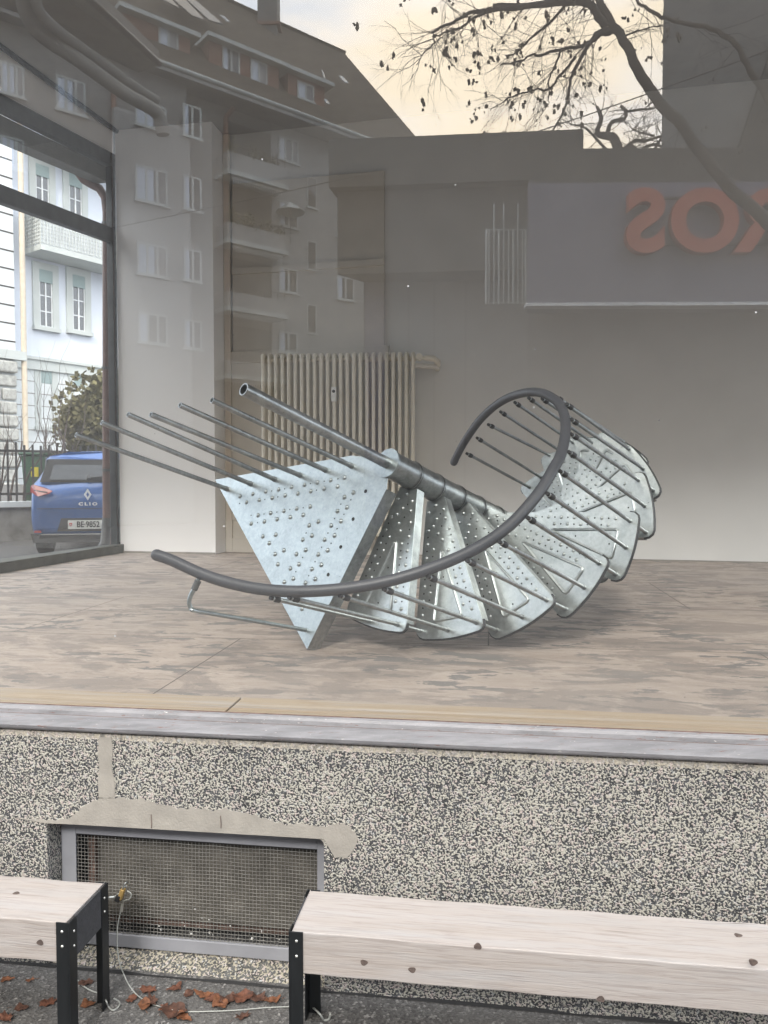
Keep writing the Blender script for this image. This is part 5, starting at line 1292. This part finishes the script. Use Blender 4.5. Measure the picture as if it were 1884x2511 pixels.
# loggias and balconies
lt0, lt1 = mpt(556, 400)[0], mpt(662, 400)[0]
for k, (ytop, ypl, ypr, ybl, ybr) in enumerate(((298, 377, 405, 425, 452), (448, 549, 572, 592, 614), (626, 716, 736, 757, 772), (790, 885, 895, 925, 930))):
    b0 = mpt(557, ypl, 0.95)[0]; b1 = mpt(702, ypr, 0.95)[0]
    zp_ = (mpt(557, ypl, 0.95)[1] + mpt(702, ypr, 0.95)[1]) / 2; zbb_ = (mpt(557, ybl, 0.95)[1] + mpt(702, ybr, 0.95)[1]) / 2
    ztp = mpt(600, ytop + 12)[1]
    q = MB(); q.bx(lt0, lt1, 0.0, 0.025, zbb_, ztp, MF); lg = q.build('loggia_shade', M['dark_facade'], apt, True)  # flat dark sheet gives the shade of the loggia recess
    q = MB(); q.bx(lt0 + 0.15, lt0 + 0.75, 0.026, 0.05, zbb_ + 0.2, ztp - 0.3, MF); q.build('balcony_door', M['pane'], lg, True)
    q = MB(); q.bx(b0, b1, 0.85, 0.97, zbb_ + 0.05, zp_, MF); q.bx(b0, b0 + 0.12, 0.03, 0.85, zbb_ + 0.05, zp_, MF); q.bx(b1 - 0.12, b1, 0.03, 0.85, zbb_ + 0.05, zp_, MF); bo = q.build('balcony', M['render_pale'], apt, True)
    q = MB(); q.bx(b0 - 0.05, b1 + 0.05, 0.03, 1.05, zbb_ - 0.12, zbb_ + 0.05, MF); q.build('slab', M['house_trim'], bo, True)
    q = MB(); q.bx(b0, b1, 0.9, 0.93, zp_ + 0.28, zp_ + 0.31, MF)
    for i in range(9): q.bx(b0 + (b1 - b0) * i / 8.2, b0 + (b1 - b0) * i / 8.2 + 0.03, 0.9, 0.93, zp_, zp_ + 0.3, MF)
    q.build('handrail', M['iron'], bo, True)
    q = MB(); n2 = 22
    for i in range(n2): q.add([M0 + md * (b0 + 0.3 + (b1 - b0 - 0.4) * (i + x) / n2) + mn * y + ZV * z for x, y, z in ((0, 0.80, zbb_ - 0.14), (1, 0.80, zbb_ - 0.14), (0.5, 0.82, zbb_ - 0.36))], [(0, 1, 2)])
    q.bx(b0 + 0.25, b1 - 0.1, 0.78, 0.86, zbb_ - 0.22, zbb_ - 0.12, MF); q.build('awning_fringe', M['house_left'], bo, True)
    if k in (0, 1):
        q = MB(); rr9 = random.Random(40 + k)
        for i in range(9 if k else 4):
            cc = M0 + md * rr9.uniform(b0 + 0.2, b1 - 0.2) + mn * 0.8 + ZV * (zp_ + 0.1); leafy(q, cc, (0.22, 0.2, 0.3 if i % 3 else 0.55), 60, 0.16, rr9)
        q.build('balcony_plants', M['hedge'], bo, True)
q = MB(); tp = mpt(553, 400, 0.1)[0]; q.tube([M0 + md * (tp + 0.25) + mn * 0.35 + ZV * 16.3, M0 + md * tp + mn * 0.16 + ZV * 15.9, M0 + md * tp + mn * 0.16 + ZV * 0], 0.10, 8); q.build('downpipe', M['dormer'], apt, True)
q = MB(); tp = mpt(278, 300, 0.62)[0]; q.tube([M0 + md * tp + mn * 0.66 + ZV * 16, M0 + md * tp + mn * 0.66 + ZV * 0], 0.09, 8); q.build('downpipe', M['dormer'], apt, True)
# parasol on the second balcony
pz = on(712, 500, M0 + mn * 0.6, mn)
q = MB(); vs = [pz + ZV * 0.1] + [pz + Vector((0.62 * math.cos(a), 0.62 * math.sin(a), -0.32)) for a in [i * math.pi / 4 for i in range(8)]]
q.add(vs + [v_ - ZV * 0.03 for v_ in vs], [(0, 1 + i, 1 + (i + 1) % 8) for i in range(8)] + [(9, 10 + (i + 1) % 8, 10 + i) for i in range(8)])
pa_ = thing('parasol', pz - ZV * 1.6, 'small grey parasol on the plant filled balcony mirrored in the glass', 'parasol', mirror=True)
q.build('canopy', M['house_trim'], pa_, True)
q = MB(); q.tube([pz + ZV * 0.12, pz - ZV * 1.6], 0.02, 6); q.build('pole', M['iron'], pa_, True)

# flat roofed dark house in front of it
fh = thing('flat_roofed_house', (3, 24, 0), 'dark flat roofed building in the middle of the reflected street', 'building', mirror=True)
YA = 22.0
a0, a1 = at(1010, 338, YA - 1.3), at(1407, 321, YA - 0.6); ztop = a0.z
def vq(q, pts): q.add([Vector(p) for p in pts], [tuple(range(len(pts)))])
xL, xR = at(892, 500, YA).x, at(1407, 500, YA - 0.6).x
q = MB(); q.prism([(xL, YA, 0), (xR, YA, 0), (xR, YA + 9, 0), (xL, YA + 9, 0)], ZV * (ztop - 1.3)); q.build('wall', M['conc'], fh, True)
q = MB(); eL = at(806, 345, YA - 1.2).x
q.prism([(eL, YA - 1.2, ztop - 1.25), (xR, YA - 1.6, ztop - 1.15), (xR + 0.6, YA + 9.5, ztop - 1.15), (eL + 2.5, YA + 9.5, ztop - 1.25)], ZV * 1.25)
q.build('roof_slab', M['dark_facade'], fh, True)
q = MB(); q.prism([(at(830, 440, YA - 0.4).x, YA - 0.9, ztop - 1.26), (xR, YA - 1.2, ztop - 1.16), (xR, YA - 0.05, ztop - 1.2), (at(895, 440, YA).x, YA - 0.05, ztop - 1.26)], -ZV * 2.2)
q.build('upper_storey', M['dark_facade'], fh, True)
q = MB()
for px in (1000, 1063, 1140): q.prism([(at(px, 600, YA).x, YA - 0.03, 0.3), (at(px, 600, YA).x + 0.06, YA - 0.03, 0.3), (at(px, 600, YA).x + 0.06, YA - 0.003, 0.3), (at(px, 600, YA).x, YA - 0.003, 0.3)], ZV * 9)
q.build('facade_joint', M['dark_facade'], fh, True)
q = MB(); q.prism([(at(895, 300, YA).x, YA - 0.06, 0.3), (at(945, 300, YA).x, YA - 0.06, 0.3), (at(945, 300, YA).x, YA - 0.003, 0.3), (at(895, 300, YA).x, YA - 0.003, 0.3)], ZV * 8.8); q.build('pale_panel', M['lavender'], fh, True)

# lower shop opposite with the sign band
SY = 14.0
shp = thing('sign_building', (7, 16, 0), 'low shop opposite with a lavender fascia, mirrored at the right', 'shop', mirror=True)
X0 = at(1294, 600, SY).x
zT, zBt = at(1294, 449, SY).z, at(1294, 742, SY).z
q = MB(); q.prism([((X0) * 1.07, SY + 0.9, 0), (24, SY + 0.5, 0), (24, SY + 9, 0), (X0 * 1.68, SY + 9, 0)], ZV * (zT + 0.2)); q.build('wall', M['dark_facade'], shp, True)
q = MB(); q.prism([(X0, SY, zBt), (24, SY - 0.35, zBt), (24, SY + 1.0, zBt), (X0 * 1.075, SY + 1.0, zBt)], ZV * (zT - zBt)); q.build('fascia', M['lavender'], shp, True)
q = MB(); zr2 = at(1480, 392, SY + 0.8).z
q.prism([(X0 * 1.03, SY + 0.35, zT + 0.02), (24, SY + 0.1, zT + 0.02), (24, SY + 10, zT + 0.02), (X0 * 1.75, SY + 10, zT + 0.02)], ZV * (zr2 - zT)); q.build('roof_edge', M['dark_facade'], shp, True)
q = MB(); q.prism([(X0 - 0.02, SY - 0.05, zBt - 0.07), (24, SY - 0.42, zBt - 0.07), (24, SY + 0.2, zBt - 0.07), (X0 - 0.02, SY + 0.2, zBt - 0.07)], ZV * 0.06); q.build('painted_lit_soffit', M['win_white'], shp, True)  # white strip: light on the fascia's underside put into its colour
q = MB()
for zz in (at(1500, 494, SY).z, at(1500, 607, SY).z): q.prism([(at(1600, 500, SY).x, SY - 0.12, zz), (24, SY - 0.47, zz), (24, SY - 0.43, zz), (at(1600, 500, SY).x, SY - 0.08, zz)], ZV * 0.04)
q.build('sign_rail', M['dark_facade'], shp, True)
sg = thing('sign_lettering', (9, SY - 0.3, zBt), 'thick orange capital letters mirrored backwards at the right edge', 'sign', mirror=True)
cxl = [1581, 1725, 1877]; pit_ = 148
for i, chx in enumerate('SORGIM'):
    px = (1581, 1725, 1872, 2026, 2140, 2260)[i]
    o = at(px, 552, SY - 0.22)
    text('letter', chx, 1.46, o, Vector((-1, 0.027, 0)), ZV, M['orange'], sg, 0.09, 0.055, True)

# outside stair railing in front of the dark house
rl = thing('stair_railing', at(1240, 760, 18), 'pale upright bars of an outdoor stair railing in the reflection left of the lavender fascia', 'railing', mirror=True)
q = MB()
for i, px in enumerate((1193, 1200, 1212, 1224, 1236, 1248, 1260, 1271, 1282, 1290)):
    tall = px in (1212, 1236, 1271); p0, p1 = at(px, 745, 17), at(px, 500 if tall else 563, 17); q.tube([p0, p1], 0.018 if i % 3 else 0.028, 5)
q.tube([at(1190, 563, 17), at(1294, 563, 17)], 0.012, 5); q.tube([at(1190, 742, 17), at(1294, 742, 17)], 0.012, 5); q.build('bars', M['house_trim'], rl, True)

# tower block behind the tree
tw = thing('tower_block', (12, 20, 0), 'tall plain grey block mirrored at the upper right behind the tree', 'building', mirror=True)
TY = 17.5; tx = at(1625, 200, TY).x
q = MB(); q.prism([(tx, TY, 0), (24, TY - 0.5, 0), (40, TY + 9, 0), (tx * (TY + 9) / TY * 1.01, TY + 9, 0)], ZV * 24); q.build('wall', M['conc'], tw, True)
q = MB(); q.prism([at(1900, 100, TY - 0.2), at(1806, 384, TY - 0.2), at(1900, 388, TY - 0.2)], Vector((0, 0.15, 0))); q.build('facade_slab', M['dark_facade'], tw, True)

# eaves and rain pipe of the house next door, top left
ev = thing('neighbour_eaves', (-6, 11, 9), 'dark timber eaves of the neighbouring roof reflected in the top left corner', 'roof', mirror=True)
def ep(px, py, Y=11.0): return at(px, py, Y)
P = [ep(205, -10, 10.5), ep(391, 155, 12.2), ep(391, 170, 12.2), ep(150, 30, 10.6), ep(-200, -140, 9.2), ep(-200, -260, 9.0)]
q = MB(); q.prism([ep(190, -30, 10.0), ep(391, 160, 12.2), ep(340, 178, 12.6), ep(-260, -120, 9.4), ep(-300, -330, 8.6)], ZV * 0.22); q.build('soffit', plain('brown_grey_soffit', (0.27, 0.255, 0.235), 0.9, 0, 0.1), ev, True)
q = MB(); q.tube([ep(180, -40, 9.95), ep(391, 156, 12.15)], 0.05, 6); q.build('drip_edge', M['iron'], ev, True)
pv = smooth_path([ep(55, -30, 9.6), ep(62, 20, 9.8), ep(80, 60, 10.0), ep(115, 95, 10.3), ep(190, 145, 10.7), ep(300, 225, 11.4), ep(365, 262, 11.9), ep(390, 285, 12.1), ep(400, 330, 12.15)], 5)
q = MB(); q.tube(pv, 0.10, 12); gpipe = q.build('rain_pipe', M['render_pale'], ev, True)
pv = smooth_path([ep(85, -30, 9.6), ep(95, 25, 9.8), ep(150, 80, 10.3), ep(240, 145, 11.0), ep(335, 215, 11.9), ep(385, 245, 12.3)], 5)
q = MB(); q.tube(pv, 0.07, 10); q.build('rain_pipe', M['render_pale'], ev, True)

# overhead wires
for pts, lab in (([(270, 560, 20), (560, 500, 18), (900, 425, 17), (1260, 340, 16), (1700, 190, 14), (2000, 80, 13)], 'thin overhead wire crossing the reflected facades and the sky'),):
    q = MB(); q.tube(smooth_path([at(*p) for p in pts], 5), 0.012, 5)
    tag(q.build('overhead_wire', M['iron'], None, True), lab, 'wire')

# big plane tree: limbs read off the photo, twigs grown on them
tr = thing('street_tree', (8.5, 9.5, 0), 'bare street tree with dangling seed clusters mirrored in the upper right sky', 'tree', mirror=True)
TD = 11.0
rrt = random.Random(77)
q = MB(); tips = []
def limb(pts, r0, r1, Y0=TD, Y1=TD):
    P = [at(x, y, Y0 + (Y1 - Y0) * i / (len(pts) - 1)) for i, (x, y) in enumerate(pts)]
    P = smooth_path(P, 4); n_ = len(P)
    P = [p + Vector((rrt.uniform(-1, 1), rrt.uniform(-1, 1), rrt.uniform(-1, 1))) * 0.012 for p in P]
    q.tube(P, [r0 + (r1 - r0) * i / (n_ - 1) for i in range(n_)], 8 if r0 > 0.03 else 5); return P
z3b = lambda x, y: (1184 + x * 0.4217, y * 0.4217)
z2b = lambda x, y: (500 + x * 0.4217, y * 0.4217)
main = limb([(2350, 1150), (2150, 880), (1960, 640), z3b(1660, 1290), z3b(1400, 1050), z3b(1180, 760), z3b(1000, 560), z3b(900, 400), z3b(820, 230), z3b(740, 120), z3b(680, 0), z3b(640, -80)], 0.105, 0.05)
trunk_base = at(2350, 1150, TD); limb([(2350, 2300 if False else 1420), (2352, 1280), (2350, 1150)], 0.26, 0.21)
L2 = [limb([z3b(720, 150), z3b(660, 70), z3b(620, 20), z3b(480, 15), z3b(330, 30), z3b(160, 45), z3b(0, 65), z2b(1560, 70), z2b(1440, 130), z2b(1330, 190)], 0.06, 0.014, TD, TD - 0.8),
      limb([z3b(640, 20), z3b(560, 0), z3b(300, 20), z3b(60, 30)], 0.04, 0.02),
      limb([z3b(745, 185), z3b(680, 200), z3b(640, 235), z3b(560, 270), z3b(460, 285), z3b(330, 320), z3b(290, 310), z3b(220, 350), z3b(100, 380)], 0.04, 0.008, TD, TD + 0.6),
      limb([z3b(740, 165), z3b(660, 200), z3b(600, 290), z3b(530, 410), z3b(500, 520), z3b(480, 620), z3b(410, 760)], 0.035, 0.012, TD, TD - 0.4),
      limb([z3b(540, 330), z3b(460, 430), z3b(380, 520), z3b(320, 520), z3b(200, 550), z3b(120, 590), z3b(40, 640)], 0.022, 0.006),
      limb([z3b(460, 290), z3b(420, 380), z3b(385, 470), z3b(385, 560), z3b(380, 620)], 0.018, 0.006),
      limb([z3b(480, 30), z3b(380, 140), z3b(270, 230), z3b(220, 290), z3b(130, 330)], 0.022, 0.007, TD, TD + 0.5),
      limb([z3b(900, 0), z3b(960, 50), z3b(1040, 95), z3b(1200, 140), z3b(1330, 160), z3b(1480, 260), z3b(1560, 420), z3b(1700, 640), z3b(1900, 900)], 0.02, 0.05, TD, TD - 1.0),
      limb([z3b(800, 215), z3b(900, 180), z3b(990, 160), z3b(1060, 150)], 0.016, 0.006),
      limb([z2b(1660, 60), z2b(1560, 110), z2b(1500, 160), z2b(1400, 190), z2b(1330, 215)], 0.022, 0.008, TD, TD - 0.5),
      limb([z2b(1340, 200), z2b(1330, 260), z2b(1270, 320), z2b(1235, 380)], 0.012, 0.005, TD - 0.8, TD - 0.8)]
def grow(P, n, L, r, dep):
    for _ in range(n):
        i = rrt.randint(2, len(P) - 2); p = P[i]
        d_ = (P[i + 1] - P[i - 1]).normalized(); v_ = (d_ * 0.4 + Vector((rrt.uniform(-1, 1), rrt.uniform(-0.8, 0.8), rrt.uniform(-1.0, 0.45)))).normalized()
        branchy(q, p, v_, L * rrt.uniform(0.5, 1.2), r, dep, rrt, -0.12, 0.75, 4, tips)
for P, n_ in zip(L2, (40, 8, 22, 16, 16, 8, 18, 12, 8, 24, 10)): grow(P, n_, 0.66, 0.0055, 2)
grow(main[16:], 7, 0.6, 0.008, 2)
q.build('branches', M['bark'], tr, True)
q = MB(); rrt.shuffle(tips)
for p in tips[: int(len(tips) * 0.13)]:
    for _ in range(rrt.randint(1, 3)):
        o = Vector((rrt.gauss(0, 0.03), rrt.gauss(0, 0.03), -abs(rrt.gauss(0.03, 0.04)))); s_ = rrt.uniform(0.011, 0.027)
        q.blob(p + o, Vector((s_, s_, s_ * rrt.uniform(1.1, 2.0))), rrt.randint(0, 9999), 0.45)
q.build('seed_clusters', M['seed'], tr, True)
# smaller pollarded tree over the low roof
t2 = thing('pollarded_tree', at(1640, 800, 26), 'small gnarled tree crown showing above the low roof in the reflection', 'tree', mirror=True)
q = MB(); r0 = random.Random(5)
def limb2(pts, a_, b_, Y=26):
    P = smooth_path([at(x, y, Y) for x, y in pts], 3); q.tube(P, [a_ + (b_ - a_) * i / (len(P) - 1) for i in range(len(P))], 6); return P
LL = [limb2([z3b(790, 1200), z3b(800, 1000), z3b(790, 880), z3b(760, 800), z3b(720, 790), z3b(665, 770), z3b(690, 690), z3b(665, 620)], 0.22, 0.05),
      limb2([z3b(720, 790), z3b(750, 710), z3b(825, 690), z3b(830, 640), z3b(800, 615)], 0.08, 0.05), limb2([z3b(830, 650), z3b(900, 640), z3b(1000, 630)], 0.05, 0.02),
      limb2([z3b(800, 900), z3b(760, 910), z3b(700, 850), z3b(600, 745), z3b(520, 725)], 0.08, 0.02), limb2([z3b(800, 880), z3b(860, 850), z3b(890, 880), z3b(880, 920)], 0.09, 0.06),
      limb2([z3b(800, 890), z3b(880, 820), z3b(940, 820), z3b(1040, 790)], 0.08, 0.04), limb2([z3b(900, 900), z3b(940, 860), z3b(1000, 840), z3b(1060, 860)], 0.07, 0.04), limb2([z3b(980, 920), z3b(1010, 850), z3b(1060, 770)], 0.07, 0.03), limb2([z3b(1000, 790), z3b(920, 770), z3b(870, 750)], 0.04, 0.02)]
for P in LL:
    for _ in range(7):
        i = r0.randint(1, len(P) - 1)
        branchy(q, P[i], Vector((r0.uniform(-1, 1), r0.uniform(-0.3, 0.3), r0.uniform(-0.3, 1))).normalized(), r0.uniform(0.5, 1.1), 0.016, 2, r0, 0.1, 0.7, 4)
q.build('branches', M['bark'], t2, True)
# far terrace closing the street
fr_ = thing('far_terrace', (-30, 40, 0), 'long plain terrace closing off the reflected street', 'building', mirror=True)
q = MB(); q.bx(-60, -26, 18, 26, 0, 13, (Vector((0, 0, 0)), Vector((1, 0, 0)), Vector((0, 1, 0)), ZV)); q.build('wall', M['render_grey'], fr_, True)
